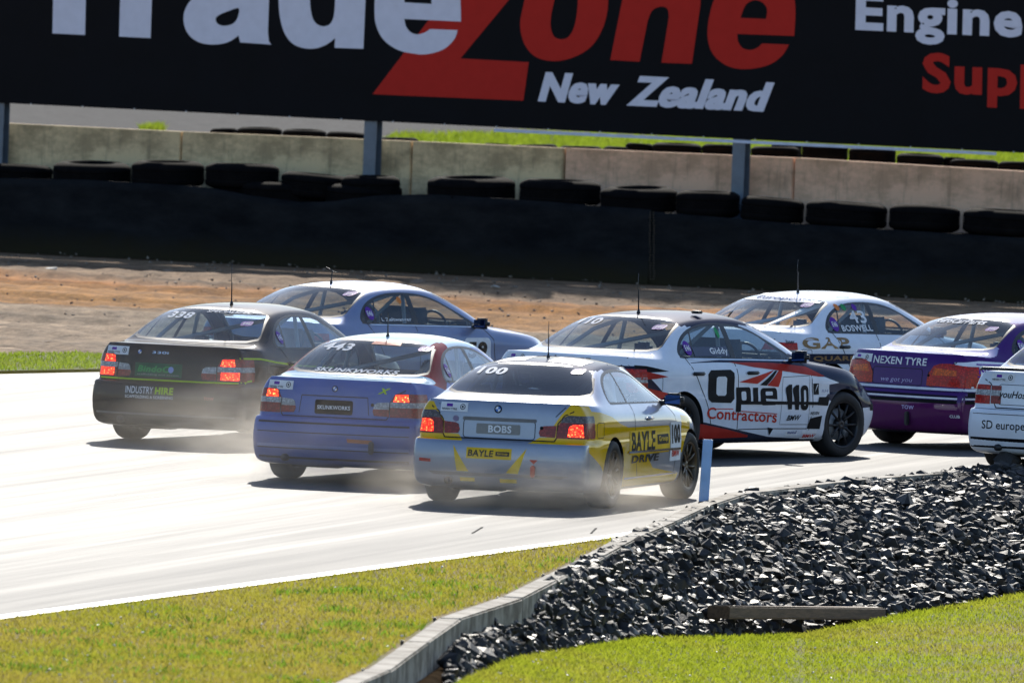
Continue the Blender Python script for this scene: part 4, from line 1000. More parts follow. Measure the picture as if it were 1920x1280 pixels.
for i in range(len(js)-1):
    a, c = wp(js[i][0]+1.5, js[i][1], 1.60), wp(js[i+1][0]-1.5, js[i+1][1], 1.60); zt = max(a.z, c.z); L_ = (Vector((c.x, c.y))-Vector((a.x, a.y))).length
    bm = bmesh.new(); r = bmesh.ops.create_cube(bm, size=1)
    for v in r['verts']:
        X = (v.co.x+.5)*L_; Z = (a.z if v.co.x < 0 else c.z) if v.co.z > 0 else -.1; v.co = Vector((X, v.co.y*.24, Z))
    bmesh.ops.bevel(bm, geom=bm.edges[:], offset=.015, segments=2, affect='EDGES')
    o = bm_obj('concrete_block', bm, CW[1] if i in (6, 7) else CW[0]); o.location = (a.x-WN.x*.12, a.y-WN.y*.12, 0); o.rotation_euler = (0, 0, WANG); tag(o, 'concrete wall block, '+cl[i], 'concrete block', 'precast concrete wall blocks')
# white scratches on the wall are part of block surfaces: thin chalk marks
# ---- posts and hoarding
OFFB = 1.22
bb0, bb1 = wp(-700, 159, OFFB), wp(2700, 325, OFFB)
hd = empty('hoarding', (bb0.x, bb0.y, 0)); tag(hd, 'long black advertising hoarding with large white and red lettering', 'hoarding')
hd.rotation_euler = (0, 0, WANG)
def tohd(p): return Matrix.Rotation(-WANG, 3, 'Z') @ (p-Vector((bb0.x, bb0.y, 0)))
l0, l1 = tohd(bb0), tohd(bb1); HT = 3.5
bm = bmesh.new(); r = bmesh.ops.create_cube(bm, size=1)
for v in r['verts']:
    e = l0 if v.co.x < 0 else l1; v.co = Vector((e.x, .05+v.co.y*.05, e.z+(HT if v.co.z > 0 else 0)))
BRD = mat('board_black', (.0024, .0030, .0055), .55, spec=.12, var=.2, vs=1.5, bmp=.5, bs=.8)
bm_obj('panel', bm, BRD, hd)
BW = mat('board_white', (.74, .74, .84), .5, spec=.1, var=.04); BR = mat('board_red', (.52, .030, .022), .5, spec=.05, var=.04)
def glyph(polys, m, off=.004, name='lettering', smooth_=True):
    """trace: outer outline and counters in photo pixels, put on the face of the board"""
    cu = bpy.data.curves.new('g', 'CURVE'); cu.dimensions = '2D'; cu.fill_mode = 'FRONT'
    for pl_ in polys:
        sp = cu.splines.new('POLY'); q = [tohd(wp(x, y, OFFB)) for x, y in pl_]; sp.points.add(len(q)-1); sp.use_cyclic_u = True
        for k, v in enumerate(q): sp.points[k].co = (v.x, v.z, 0, 1)
    o = bpy.data.objects.new('g', cu); COL.objects.link(o); dg = bpy.context.evaluated_depsgraph_get(); dg.update(); me = bpy.data.meshes.new_from_object(o.evaluated_get(dg)); bpy.data.objects.remove(o)
    vs = [(v.co.x, .025-off, v.co.y) for v in me.vertices]; fs = [tuple(p.vertices) for p in me.polygons]
    ob = mesh_obj(name, vs, fs, m, hd)
    if ob.data.polygons and ob.data.polygons[0].normal.y > 0: ob.data.flip_normals()
    return ob
def sm(pts):
    """round the points flagged with a third value between sharp corners"""
    out = []; n = len(pts)
    for i in range(n):
        p0, p1, p2, p3 = [pts[(i+j-1) % n] for j in range(4)]
        if len(p1) > 2 and len(p2) > 2:
            q0 = Vector(p0[:2]) if len(p0) > 2 or True else Vector(p1[:2]); a, b_ = Vector(p1[:2]), Vector(p2[:2]); q3 = Vector(p3[:2])
            if p1[2] == 2: q0 = a-(b_-a)*.0+(a-b_)*.0
            if p2[2] == 2: q3 = b_
            if p1[2] == 2: q0 = a
            for s in range(5):
                t = s/5; v = .5*((2*a)+(b_-q0)*t+(2*q0-5*a+4*b_-q3)*t*t+(3*a-q0-3*b_+q3)*t**3); out.append((v.x, v.y))
        else: out.append(p1[:2])
    return out
def C(*p): return [(x, y, 1) for x, y in p]
glyph([[(97, 63), (158, 66), (163, -150), (231, -147), (232, -205), (35, -214), (34, -157), (101, -153)]], BW)
glyph([sm([(222, 69), (281, 72), (284, -20, 2), (292, -48, 1), (312, -62, 1), (350, -66, 2), (352, -125, 2), (318, -118, 1), (288, -90, 2), (289, -118), (227, -121)])], BW)
glyph([sm([(501, 60, 2), (503, 0, 1), (503, -60, 1), (492, -100, 1), (460, -120, 1), (415, -124, 1), (372, -108, 1), (352, -72, 2), (408, -68, 2), (422, -84, 1), (440, -80, 1), (447, -62, 1), (443, -38, 1), (400, -24, 1), (362, -4, 1), (346, 18, 1), (343, 40, 1), (350, 62, 1), (368, 78, 1), (395, 84, 1), (425, 80, 1), (446, 67, 2), (449, 80), (507, 84), (503, 78, 2)]), sm(C((446, 16), (425, 22), (407, 30), (403, 38), (408, 46), (420, 49), (435, 45), (444, 34)))], BW)
glyph([sm([(626, 90), (680, 92), (684, 0), (690, -200), (631, -203), (628, -95, 2), (600, -114, 1), (565, -110, 1), (535, -80, 1), (523, -30, 1), (522, 20, 1), (531, 60, 1), (550, 84, 1), (580, 92, 1), (607, 86, 1), (627, 72, 2)]), sm(C((582, -30), (580, 5), (584, 32), (592, 45), (605, 50), (618, 45), (625, 28), (627, -5), (626, -40), (615, -60), (600, -66), (588, -55)))], BW)
glyph([[(697, 177), (980, 189), (990, 117), (862, 110), (953, 0), (1098, -175), (1103, -235), (830, -245), (822, -180), (965, -172), (810, 28)]], BR, .003)
glyph([sm([(757, 36, 2), (760, 50, 1), (769, 61, 1), (782, 65, 1), (796, 61, 1), (805, 55, 2), (857, 57, 2), (850, 75, 1), (830, 93, 1), (800, 102, 1), (775, 101, 1), (745, 94, 1), (718, 75, 1), (704, 48, 1), (701, 20, 1), (704, -20, 1), (718, -60, 1), (745, -85, 1), (785, -93, 1), (825, -84, 1), (850, -55, 1), (861, -10, 1), (863, 41, 2)]), sm([(757, 5, 2), (808, 8, 2), (806, -20, 1), (795, -38, 1), (780, -42, 1), (765, -34, 1), (758, -15, 1)])], BW, .006)
glyph([sm(C((974, 50), (979, 15), (992, -30), (1017, -65), (1060, -84), (1108, -75), (1132, -42), (1139, 0), (1132, 45), (1110, 85), (1076, 107), (1040, 115), (1005, 108), (983, 85))), sm(C((1031, 45), (1036, 10), (1048, -25), (1065, -40), (1080, -28), (1082, 5), (1077, 45), (1066, 68), (1052, 74), (1037, 68)))], BR)
glyph([sm([(1143, 113), (1198, 116), (1213, 40, 2), (1222, 20, 1), (1238, 13, 1), (1250, 17, 1), (1253, 32, 2), (1239, 118), (1296, 120), (1312, 10, 2), (1311, -28, 1), (1295, -56, 1), (1265, -62, 1), (1233, -44, 2), (1236, -59), (1178, -62)])], BR)
glyph([sm([(1381, 64, 2), (1383, 79, 1), (1392, 91, 1), (1407, 94, 1), (1420, 89, 1), (1427, 82, 2), (1478, 84, 2), (1465, 105, 1), (1440, 122, 1), (1400, 130, 1), (1365, 125, 1), (1338, 105, 1), (1326, 75, 1), (1328, 35, 1), (1342, -10, 1), (1372, -45, 1), (1415, -60, 1), (1458, -50, 1), (1483, -20, 1), (1490, 15, 1), (1488, 68, 2)]), sm([(1387, 34, 2), (1435, 36, 2), (1437, 18, 1), (1428, 5, 1), (1413, 1, 1), (1397, 10, 1)])], BR)
def btext(s, bl, br, tl, tr, m, bold=.03, shear=0, off=.004, thick=0):
    v, f = text_mesh(s, bold, shear); vs = []
    if thick: n_ = len(v); v = np.concatenate([v+np.array([d, 0]) for d in (-thick, 0, thick)]); f = [tuple(i+k*n_ for i in p) for k in range(3) for p in f]
    for x, y in v:
        px = (bl[0]*(1-x)+br[0]*x)*(1-y)+(tl[0]*(1-x)+tr[0]*x)*y; py = (bl[1]*(1-x)+br[1]*x)*(1-y)+(tl[1]*(1-x)+tr[1]*x)*y
        q = tohd(wp(px, py, OFFB)); vs.append((q.x, .025-off-(0 if not thick else (len(vs)//n_)*.0004), q.z))
    ob = mesh_obj('lettering', vs, f, m, hd)
    if ob.data.polygons[0].normal.y > 0: ob.data.flip_normals()
btext('New', (1009, 191), (1155, 198), (1013, 135), (1160, 142), BW, .034, .22, thick=.014); btext('Zealand', (1175, 199), (1440, 211), (1184, 142), (1449, 155), BW, .034, .22, thick=.008)
btext('Engine', (1602, 78), (1915, 92), (1604, -14), (1917, 2), BW, .035); btext('ering', (1922, 98), (2180, 108), (1924, 2), (2182, 14), BW, .035)
btext('Sup', (1727, 196), (1905, 204), (1729, 98), (1907, 106), BR, .035); btext('plies', (1911, 204), (2120, 214), (1913, 96), (2122, 106), BR, .035)
bm = bmesh.new(); a, c = tohd(wp(925, 243, OFFB)), tohd(wp(1866, 287, OFFB)); r = bmesh.ops.create_cube(bm, size=1)
for v in r['verts']: e = a if v.co.x < 0 else c; v.co = Vector((e.x, .03+v.co.y*.02, e.z+(.012 if v.co.z > 0 else -.03)))
bm_obj('bottom_batten', bm, mat('batten_white', (.6, .66, .8), .5), hd)
bm = bmesh.new()
for k in range(24):
    px = -40+k*97*1.48/1.48; e = tohd(wp(px, 195+px*94/1920-3, OFFB)); box(bm, (e.x, .018, e.z), (.02, .02, .02))
bm_obj('fixing_screws', bm, STEEL, hd)['kind'] = 'stuff'
for px0, px1, yb, lab in ((-18, 6, 320, 'galvanised steel hoarding post at the left edge of the picture'), (683, 706, 345, 'galvanised steel hoarding post left of the picture centre'), (1375, 1398, 375, 'galvanised steel hoarding post on the right half'), (2070, 2093, 400, 'galvanised steel hoarding post outside the right edge')):
    a = wp(px0, 240, OFFB+.06); c = wp(px1, 240, OFFB+.06); W_ = (c-a).length; o = empty('hoarding_post', ((a.x+c.x)/2-WN.x*.09, (a.y+c.y)/2-WN.y*.09, 0)); o.rotation_euler = (0, 0, WANG)
    bm = bmesh.new(); box(bm, (0, -.085, 2.5), (W_, .012, 5.2)); box(bm, (0, .085, 2.5), (W_, .012, 5.2)); box(bm, (0, 0, 2.5), (.012, .158, 5.2)); bm_obj('steel_section', bm, mat('galvanised_post', (.15, .18, .22), .5, .4, vs=3, var=.25), o); bm = bmesh.new(); box(bm, (0, 0, .0), (.3, .3, .06)); bm_obj('base_plate', bm, STEEL, o); tag(o, lab, 'post', 'posts carrying the hoarding')
# ---- beyond the wall
def quadpx(name, pts, z, m): return flat(name, [tuple(G(x, y, z))[:2] for x, y in pts], z, m)
m = bpy.data.materials.new('far_asphalt'); nt, b = nodes(m); n1 = noise(nt, 2.2, 8, .8); nt.links.new(ramp(nt, n1.outputs[0], [(.38, (.015, .015, .017)), (.66, (.075, .072, .072))]).outputs[0], b.inputs['Base Color']); b.inputs['Roughness'].default_value = .95; b.inputs['Specular IOR Level'].default_value = .1; bump(nt, b, n1.outputs[0], .8, .03)
quadpx('gravel_bed', [(-900, 300), (-900, 60), (3000, 60), (3000, 420)], -.02, m)
gp = [(700, 300), (690, 262), (742, 252), (1000, 249), (1300, 262), (1920, 281), (2800, 320), (2800, 400), (1900, 380), (700, 300)][:-1]
quadpx('infield_grass', gp, .02, G_FAR)
tag(blades('grass', scatter([(742, 253), (1000, 250), (1920, 282), (1920, 320), (1300, 290), (700, 270)], .02, 14000), .11, .03, G_FAR), 'bright green grass strip beyond the concrete wall', 'grass')
tag(blades('grass', scatter([(262, 243), (300, 240), (310, 246), (264, 248)], .02, 500), .14, .03, G_FAR), 'small green tuft of grass on top of the wall line at left', 'grass')
back = [(395, 448, 241, 0, 'leftmost, half hidden behind the concrete'), (445, 530, 239, 0, 'second from the left'), (530, 613, 243, 0, 'third from the left'), (612, 690, 248, 0, 'left of the middle post'), (710, 786, 258, 0, 'right of the middle post'), (905, 962, 270, 0, 'low, left of the picture centre'), (962, 1048, 271, 0, 'low, near the picture centre'), (1048, 1130, 274, 0, 'low, just right of the picture centre'), (1130, 1214, 276, 0, 'low one under the taller group'), (1172, 1226, 269, 0, 'first of the taller group'), (1223, 1317, 269, 0, 'second of the taller group'), (1316, 1400, 271, 0, 'left of the right post'), (1408, 1500, 275, 0, 'right of the right post'), (1447, 1504, 268, .3, 'small one on top right of the right post'), (1503, 1591, 270, 0, 'rust stained one'), (1592, 1681, 277, 0, 'right neighbour of the rust stained one'), (1681, 1770, 289, 0, 'sloping one further right'), (1768, 1812, 295, .3, 'half hidden one near the right edge'), (1782, 1873, 299, 0, 'open ring near the right edge'), (1872, 1960, 303, 0, 'at the right edge')]
for x0, x1, y, d_, lab in back:
    tyre(x0, x1, y, .24, 2.45+d_, 'weathered car tyre behind the concrete wall, '+lab, 'car tyres behind the concrete wall', random.uniform(-3, 3))
SCREENM = mat('glare_screen_green', (.03, .05, .02), .95, vs=.02, var=.5)  # unseen ridge added out of frame to hide horizon glare from car reflections
vs = []; fs = []; nh = 60
for i in range(nh+1):
    a = R(-80+160*i/nh); h = 15+4*math.sin(i*.7)+3*math.sin(i*1.9+1)
    for rr0, zz in ((420, -1), (520, h*.7), (620, h), (900, h*1.05), (1000, -5)): vs.append((math.sin(a)*rr0, math.cos(a)*rr0, zz+(2.5*math.sin(i*5.1) if zz > 0 else 0)))
    if i:
        for k in range(4): q = (i-1)*5+k; fs.append((q, q+5, q+6, q+1))
o = mesh_obj('unseen_glare_screen', vs, fs, SCREENM, smooth=True); o['kind'] = 'structure'
# stones on the run-off
for (px, py, s, lab) in ((315, 510, .20, 'brown stone on the gravel near the belting'), (785, 530, .26, 'round brown stone at the shadow edge, near picture centre'), (97, 504, .17, 'flat pale stone on the gravel at the far left'), (600, 545, .16, 'small brown stone right of the bent aerial'), (928, 538, .13, 'small white pebble at the edge of the shade'), (52, 489, .10, 'small dark stone at the foot of the belt'), (90, 640, .10, 'small dark stone on the beige dirt at left')):
    o = rocks('stone', [((0, 0, 0), s)], mat('brown_stone', (.20, .13, .085), .85) if 'white' not in lab and 'pale' not in lab else mat('pale_stone', (.5, .46, .4), .8)); p = G(px, py, 0); o.scale = (1.3, 1.1, .55); o.location = p+Vector((0, 0, s*.05)); tag(o, lab, 'stone', 'stones lying on the run-off')
pl = []
for _ in range(700):
    px = random.uniform(-50, 1950); py = 470+px*.05+abs(random.gauss(0, 60)); p = G(px, py, -.03); pl.append(((p.x, p.y, -.02), random.uniform(.02, .07)))
o = rocks('pebbles', pl, mat('pebble', (.22, .18, .14), .8, vs=2, var=.4)); o['kind'] = 'stuff'; tag(o, 'scattered small pebbles over the dirt run-off', 'pebbles')
# ---- dust whirled up behind the cars
DUSTG = .35
def dust(px, py, s, size, dens, lab):
    c = G(px, py, 0); bm = bmesh.new(); bmesh.ops.create_icosphere(bm, subdivisions=3, radius=1)
    o = bm_obj('dust', bm); o.location = (c.x, c.y, size[2]*.45); o.scale = size
    m = bpy.data.materials.new('dust_'+str(int(px))); m.use_nodes = True; nt = m.node_tree; nt.nodes.clear(); out = N(nt, 'OutputMaterial'); v = N(nt, 'VolumePrincipled'); v.inputs['Color'].default_value = (.93, .86, .76, 1); v.inputs['Anisotropy'].default_value = .5
    tc = N(nt, 'TexCoord'); ln = N(nt, 'VectorMath', operation='LENGTH'); nt.links.new(tc.outputs['Object'], ln.inputs[0]); r_ = ramp(nt, ln.outputs['Value'], [(0, 1), (.55, .5), (1, 0)])
    n = noise(nt, 2.2, 5, .65); rn = ramp(nt, n.outputs[0], [(.34, 0), (.72, 1)]); mu = N(nt, 'Math', operation='MULTIPLY'); nt.links.new(r_.outputs[0], mu.inputs[0]); nt.links.new(rn.outputs[0], mu.inputs[1])
    m2 = N(nt, 'Math', operation='MULTIPLY'); m2.inputs[1].default_value = dens; nt.links.new(mu.outputs[0], m2.inputs[0]); nt.links.new(m2.outputs[0], v.inputs['Density']); nt.links.new(v.outputs[0], out.inputs['Volume'])
    o.data.materials.append(m); o['kind'] = 'stuff'; tag(o, lab, 'dust'); return o
dust(985, 955, 1, (1.7, 2.0, .42), .8, 'pale dust low behind the silver and yellow coupe')
dust(700, 905, 1, (2.0, 2.2, .5), .9, 'pale dust low behind the blue car')
dust(500, 845, 1, (1.7, 2.2, .5), .7, 'thin pale dust between dark car and blue car')
dust(560, 905, 1, (3.9, 5.0, 1.2), .032, 'thin pale dust haze drifting low around the three left cars')
#@/ENV@
# A: dark saloon 338
lit = {2: L_DIM, 1: L_DIM, 3: L_CLEAR, 4: L_CLEAR, 5: L_LIT, 6: L_LIT}
B, c = build_car('sedan', 'dark grey saloon with yellow pinstripe and number 338 in its rear window', R(24), ((0, -2.2), 313, 700, 189), [P['dark']], lamps=lit, steer=-.05)
sticker(B, c); roundel(B, c, 'rear', -.30, .905, .03); txt(B, c, '330i', 'rear', -.16, .893, .02, .918, CHROME, .02)
txt(B, c, '338', 'rear', -.46, 1.225, -.16, 1.285, WHITE, .03, .2, name='race_number'); e46r(B, c, .45, 1.20)
txt(B, c, 'SPECIALIZED', 'rear', -.05, 1.292, .42, 1.315, WHITE, .02, .2)
pol(B, c, [(-.34, .665), (.18, .665), (.18, .80), (-.34, .80)], 'rear', mat('dark_green_vinyl', (.01, .10, .06), .4), .003, name='number_plate'); txt(B, c, 'BindoC', 'rear', -.31, .71, .05, .775, GREEN, .04, .2); txt(B, c, 'scaffolding and access', 'rear', -.31, .676, .15, .695, mat('grey_vinyl', (.3, .32, .35), .5), .01); pol(B, c, oval(.06, .74, .03, .032), 'rear', mat('pale_blue_vinyl', (.3, .4, .7), .4), .006)
line(B, c, [(-.80, .635), (-.4, .632), (.4, .632), (.80, .635)], 'rear', .016, LIME, .004, name='pinstripe')
line(B, c, [(-2.12, .645), (-1.95, .66)], 'side', .016, LIME, .004, name='pinstripe'); line(B, c, [(-2.1, .88), (-1.8, .875), (-1.5, .84), (-1.0, .80), (0, .76), (1.2, .70)], 'side', .016, LIME, .004, name='pinstripe')
txt(B, c, 'INDUSTRY', 'rear', -.40, .495, -.09, .565, WHITE, .01, name='sponsor_lettering'); txt(B, c, 'HIRE', 'rear', -.07, .495, .13, .565, LIME, .05); txt(B, c, 'SCAFFOLDING & SCREENING', 'rear', -.40, .45, .13, .478, WHITE, .01)
for z_, w_, m_ in ((.425, .012, SEAM), (.325, .016, SEAM), (.295, .02, mat('groove_grey', (.12, .12, .13), .6))): line(B, c, [(-.80, z_), (.80, z_)], 'rear', w_, m_, .004, name='bumper_groove')
txt(B, c, 'TOW', 'rear', .46, .46, .56, .49, mat('dull_red_vinyl', (.4, .1, .08), .5), .02); e46(B, c); antenna(c, .05, -.85, 1.37, .42)
# C: blue saloon 443
roofz = [(-.60, -1.2), (.60, -1.2), (.62, .1), (-.62, .1)]
cp = [(-.80, 1.25), (-.45, 1.6), (-1.08, 1.6), (-1.62, 1.12), (-1.85, 1.0), (-1.85, .985), (-1.45, .90)]
lit2 = {2: L_DIM, 1: L_DIM, 3: L_CLEAR, 4: L_CLEAR, 5: L_LITA}
B, c = build_car('sedan', 'blue racing saloon with pale roof, crimson rear pillars and number 443 in its rear window', R(19.5), ((0, -2.2), 628, 770, 199.5), [P['blue'], P['paleblue'], P['crimson']],
 zones=[([(-.9, -1.3), (.9, -1.3), (.9, .3), (-.9, .3)], 'top', lambda f: f.calc_center_median().z > 1.27, 1), (cp, 'side', lambda f: abs(f.normal.x) > .12 and f.calc_center_median().z > .95 and abs(f.calc_center_median().x) > .5, 2), (cp, 'side', lambda f: abs(f.normal.x) > .3 and f.calc_center_median().z > .88 and abs(f.calc_center_median().x) > .5, 2), ([(-.9, -2.3), (.9, -2.3), (.9, -1.6), (-.9, -1.6)], 'top', lambda f: f.normal.z > .75 and f.calc_center_median().z > .9, 1)], lamps=lit2, steer=-.05)
sticker(B, c); roundel(B, c, 'rear', 0, .895, .03); txt(B, c, '443', 'rear', -.50, 1.225, -.17, 1.29, WHITE, .03, .2, name='race_number'); e46r(B, c, .50, 1.27)
pol(B, c, [(-.02, 1.295), (.27, 1.288), (.26, 1.318), (0, 1.325)], 'rear', RED, .004, name='visor_strip'); txt(B, c, 'SKUNKWORKS', 'rear', -.42, 1.035, .42, 1.068, WHITE, .03, .2, name='sponsor_lettering')
line(B, c, [(-.33, .825), (.33, .825)], 'rear', .01, SEAM, name='plate_recess'); line(B, c, [(-.33, .825), (-.35, .66)], 'rear', .007, SEAM, name='plate_recess'); line(B, c, [(.33, .825), (.35, .66)], 'rear', .007, SEAM, name='plate_recess')
pol(B, c, rr(-.19, .655, .19, .79, .02), 'rear', LB, .004, name='number_plate'); txt(B, c, 'SKUNKWORKS', 'rear', -.165, .70, .165, .738, WHITE, .02)
txt(B, c, 'X', 'rear', .42, .865, .54, .92, LIME, .04, .4); pol(B, c, [(.18, .40), (.40, .395), (.42, .43), (.17, .435)], 'rear', mat('rust_orange_vinyl', (.45, .14, .05), .5), .005, name='tow_sticker'); e46(B, c); antenna(c, .03, -.90, 1.365, .22)
for z_, w_, m_ in ((.565, .018, SEAM), (.475, .010, SEAM), (.345, .030, mat('pale_blue_edge', (.16, .22, .45), .35)), (.325, .012, SEAM), (.235, .02, SEAM)): line(B, c, [(-.80, z_), (.80, z_)], 'rear', w_, m_, .004, name='bumper_groove')
bm = bmesh.new(); box(bm, (.42, -2.33, .36), (.045, .05, .12), bevel=.01); bm_obj('tow_strap', bm, BLACK, c)
for x in (.38,): pol(B, c, oval(x, .76, .016, .016), 'rear', LB, .005, name='boot_lock')
# D: silver and yellow coupe 100
RB = lambda f: f.calc_center_median().y < -1.2
dz_ = [([(-.90, .600), (-.90, .668), (-.385, .662), (-.335, .600)], 'rear', lambda f: f.normal.y < -.05 and f.calc_center_median().y < -1.9, 1),
 ([(-.90, .60), (-.90, .90), (-.74, .945), (-.665, .945), (-.60, .86), (-.53, .775), (-.53, .60)], 'rear', lambda f: f.normal.y < -.05 and f.calc_center_median().y < -1.9, 1),
 ([(.90, .600), (.90, .668), (.385, .662), (.295, .600)], 'rear', lambda f: f.normal.y < -.05 and f.calc_center_median().y < -1.9, 1),
 ([(.90, .60), (.90, .90), (.74, .955), (.64, .965), (.56, .86), (.50, .76), (.53, .60)], 'rear', lambda f: f.normal.y < -.05 and f.calc_center_median().y < -1.9, 1),
 ([(-2.3, .905), (-2.0, .91), (-1.75, .895), (-1.45, .85), (-1.2, .78), (-.9, .735), (.56, .715), (.56, .47), (-.25, .47), (.30, .20), (.30, .18), (-2.3, .18), (-2.3, .60)], 'side', lambda f: abs(f.normal.x) > .25 and f.calc_center_median().y > -2.09, 1),
 ([(-2.5, .10), (-2.5, .572), (-2.16, .572), (-1.78, .40), (-1.64, .30), (-1.5, .10)], 'side', lambda f: f.normal.x > -9, 0)]
lit3 = {2: L_DIM, 1: L_DIM, 4: L_SMOKE, 5: L_LIT}
lit3b = dict(lit3)
B, c = build_car('coupe', 'silver and yellow two-door racing coupe with number 100 in its dark rear window', R(15.5), ((0, -2.2), 938, 790, 205), [P['silver'], P['yellow'], P['navy']], zones=dz_+[([(-1.0, .18), (-1.0, .40), (.1, .33), (.95, .26), (.95, .18)], 'side', lambda f: abs(f.normal.x) > .25, 1), ([(.98, .45), (1.3, .45), (1.35, .78), (1.02, .80)], 'side', lambda f: abs(f.normal.x) > .25, 1), ([(-.9, -1.25), (.9, -1.25), (.9, .2), (-.9, .2)], 'top', lambda f: f.calc_center_median().z > 1.245, 2)],
 lamps=lit3, glass=glass_mat('pale_car_glass', (.75, .84, .88)), rear_glass=GLASSD, rim=RIM_B, steer=-.06)
sticker(B, c, -.58, .862); roundel(B, c, 'rear', -.02, .90, .036); txt(B, c, '100', 'rear', -.50, 1.185, -.20, 1.245, WHITE, .04, .2, name='race_number'); e46r(B, c, .44, 1.235)
for a, b in (((-.60, .93), (-.54, .86)), ((.60, .94), (.52, .85))): line(B, c, [a, b], 'rear', .008, SEAM, name='pinstripe')
pol(B, c, oval(-.42, .80, .028, .028), 'rear', mat('faded_sticker', (.25, .2, .3), .5), .004); pol(B, c, oval(.40, .745, .016, .016), 'rear', LB, .005, name='boot_lock')
pol(B, c, rr(-.35, .79, .35, .822, .012), 'rear', mat('lid_grip_grey', (.16, .15, .15), .5), .005, name='lid_grip'); q = rr(-.34, .632, .34, .80, .03); line(B, c, q+[q[0]], 'rear', .007, SEAM, name='plate_recess')  # dark grey strip across the lid above the plate
pol(B, c, rr(-.215, .672, .20, .765, .012), 'rear', mat('plate_grey', (.22, .21, .20), .4), .005, name='number_plate'); txt(B, c, 'BOBS', 'rear', -.10, .685, .12, .752, WHITE, .03, off=.008, name='plate_lettering')
pol(B, c, [(-.28, .445), (.15, .445), (.15, .545), (-.28, .545)], 'rear', YEL, .005, name='sponsor_plate'); txt(B, c, 'BAYLE', 'rear', -.265, .465, -.02, .525, LB, .03, .1, off=.008); pol(B, c, [(0, .475), (.13, .475), (.13, .515), (0, .515)], 'rear', LB, .008); txt(B, c, 'Group', 'rear', .015, .482, .115, .508, YEL, .02, off=.011)
for q in ([(-.41, .56), (-.255, .325), (-.37, .325)], [(.29, .555), (.10, .325), (.215, .32)]):
    pol(B, c, [(x*1.0+(.01 if x > 0 else -.01), z) for x, z in q], 'rear', LB, .003); pol(B, c, q, 'rear', YEL, .005, name='yellow_flash')
pol(B, c, [(-.34, .27), (-.20, .27), (-.20, .235), (-.34, .235)], 'rear', YEL, .005); pol(B, c, [(.04, .27), (.20, .27), (.20, .235), (.04, .235)], 'rear', YEL, .005)
pol(B, c, [(-.80, .40), (-.63, .395), (-.63, .425), (-.80, .43)], 'rear', L_RED, .004, name='reflector'); line(B, c, [(-.80, .37), (-.4, .345), (.4, .345), (.80, .37)], 'rear', .012, SEAM, name='bumper_groove'); line(B, c, [(.48, .40), (.80, .41)], 'rear', .022, mat('groove_grey', (.12, .12, .13), .6), name='bumper_groove')
pol(B, c, [(-.66, .315), (-.6, .285), (.6, .285), (.68, .315)], 'rear', mat('groove_grey', (.12, .12, .13)), .004, name='bumper_insert')
pol(B, c, [(.32, .455), (.40, .455), (.36, .415)], 'rear', RED, .005, name='tow_arrow'); bm = bmesh.new(); box(bm, (.36, -2.335, .35), (.04, .04, .11), bevel=.01); bm_obj('tow_strap', bm, RED, c)
pol(B, c, [(-.86, .48), (.58, .48), (.58, .70), (-.84, .70)], 'side', YEL, .003, name='door_panel'); txt(B, c, 'BAYLE', 'side', -.80, .50, .05, .685, LB, .03, .1, off=.006, name='sponsor_lettering')
pol(B, c, [(.12, .55), (.52, .55), (.52, .64), (.12, .64)], 'side', LB, .006); txt(B, c, 'Group', 'side', .16, .565, .48, .625, YEL, .02, off=.009); txt(B, c, 'DRIVE', 'side', -.78, .40, .20, .47, LB, .03, .1, off=.006)
pol(B, c, [(.60, .38), (.98, .38), (.98, .74), (.60, .74)], 'side', WHITE, .004, name='number_panel'); txt(B, c, '100', 'side', .64, .54, .94, .72, LB, .04, off=.008, name='race_number'); txt(B, c, 'BMW', 'side', .66, .42, .92, .48, RED, .02, off=.008)
line(B, c, [(-.9, .505), (-.3, .50), (.95, .49)], 'side', .02, CHROME, .012, name='rubbing_strip'); line(B, c, [(-.98, .265), (.9, .265)], 'side', .018, CHROME, .006, name='sill_trim')
for a, b in ((-.40, -.12), (.10, .42)): pol(B, c, [(a, -1.0), (b, -1.0), (b, -.55), (a, -.55)], 'top', WHITE, .003, name='roof_sticker')
antenna(c, 0, -.62, 1.33, .34)
# E: white, navy and red saloon 110
def e7(*pts): return [(1.3625+(X-1690)/451, .315+(1010+.05*(X-1690)-Y)/775) for X, Y in pts]
FL = lambda f: f.normal.x > .2
upE = e7((440, 478), (700, 486), (1000, 508), (1230, 560), (1480, 640), (1530, 645), (1640, 695), (1555, 705), (1560, 760), (1530, 800), (1700, 900), (2100, 900), (2100, 380), (1230, 380), (1230, 500), (900, 470))
zE = [(upE, 'side', lambda f: f.normal.x > .05 and f.calc_center_median().y > -1.2 and f.calc_center_median().z < .99, 1), ([(-.95, .7), (.95, .7), (.95, 2.3), (-.95, 2.3)], 'top', lambda f: f.normal.z > .5 and f.calc_center_median().z < 1.0, 1),
 ([(-.9, -1.5), (.9, -1.5), (.9, .3), (-.9, .3)], 'top', lambda f: f.calc_center_median().z > 1.26, 1),
 ([(-2.4, .55), (-2.4, .905), (-2.1, .90), (-2.02, .90), (-1.7, .66), (-1.6, .52), (-1.8, .52), (-1.9, .55)], 'side', lambda f: f.normal.x > .2 or f.normal.y < -.4, 1),
 (e7((560, 902), (1120, 1062), (1500, 1110), (1500, 1200), (540, 1200)), 'side', FL, 1)]
B, c = build_car('sedan', 'white saloon with navy nose and roof, large dark lettering on its doors and number 110', R(35.5), ((.757, 1.3625), 1564, 857, 185.6), [P['white'], P['navy']], zones=zE, lamps={2: L_RED, 1: L_DIM, 3: L_CLEAR, 4: L_CLEAR}, steer=-.12, size=1.05)
red2 = mat('red_vinyl_dark', (.42, .03, .02), .35)
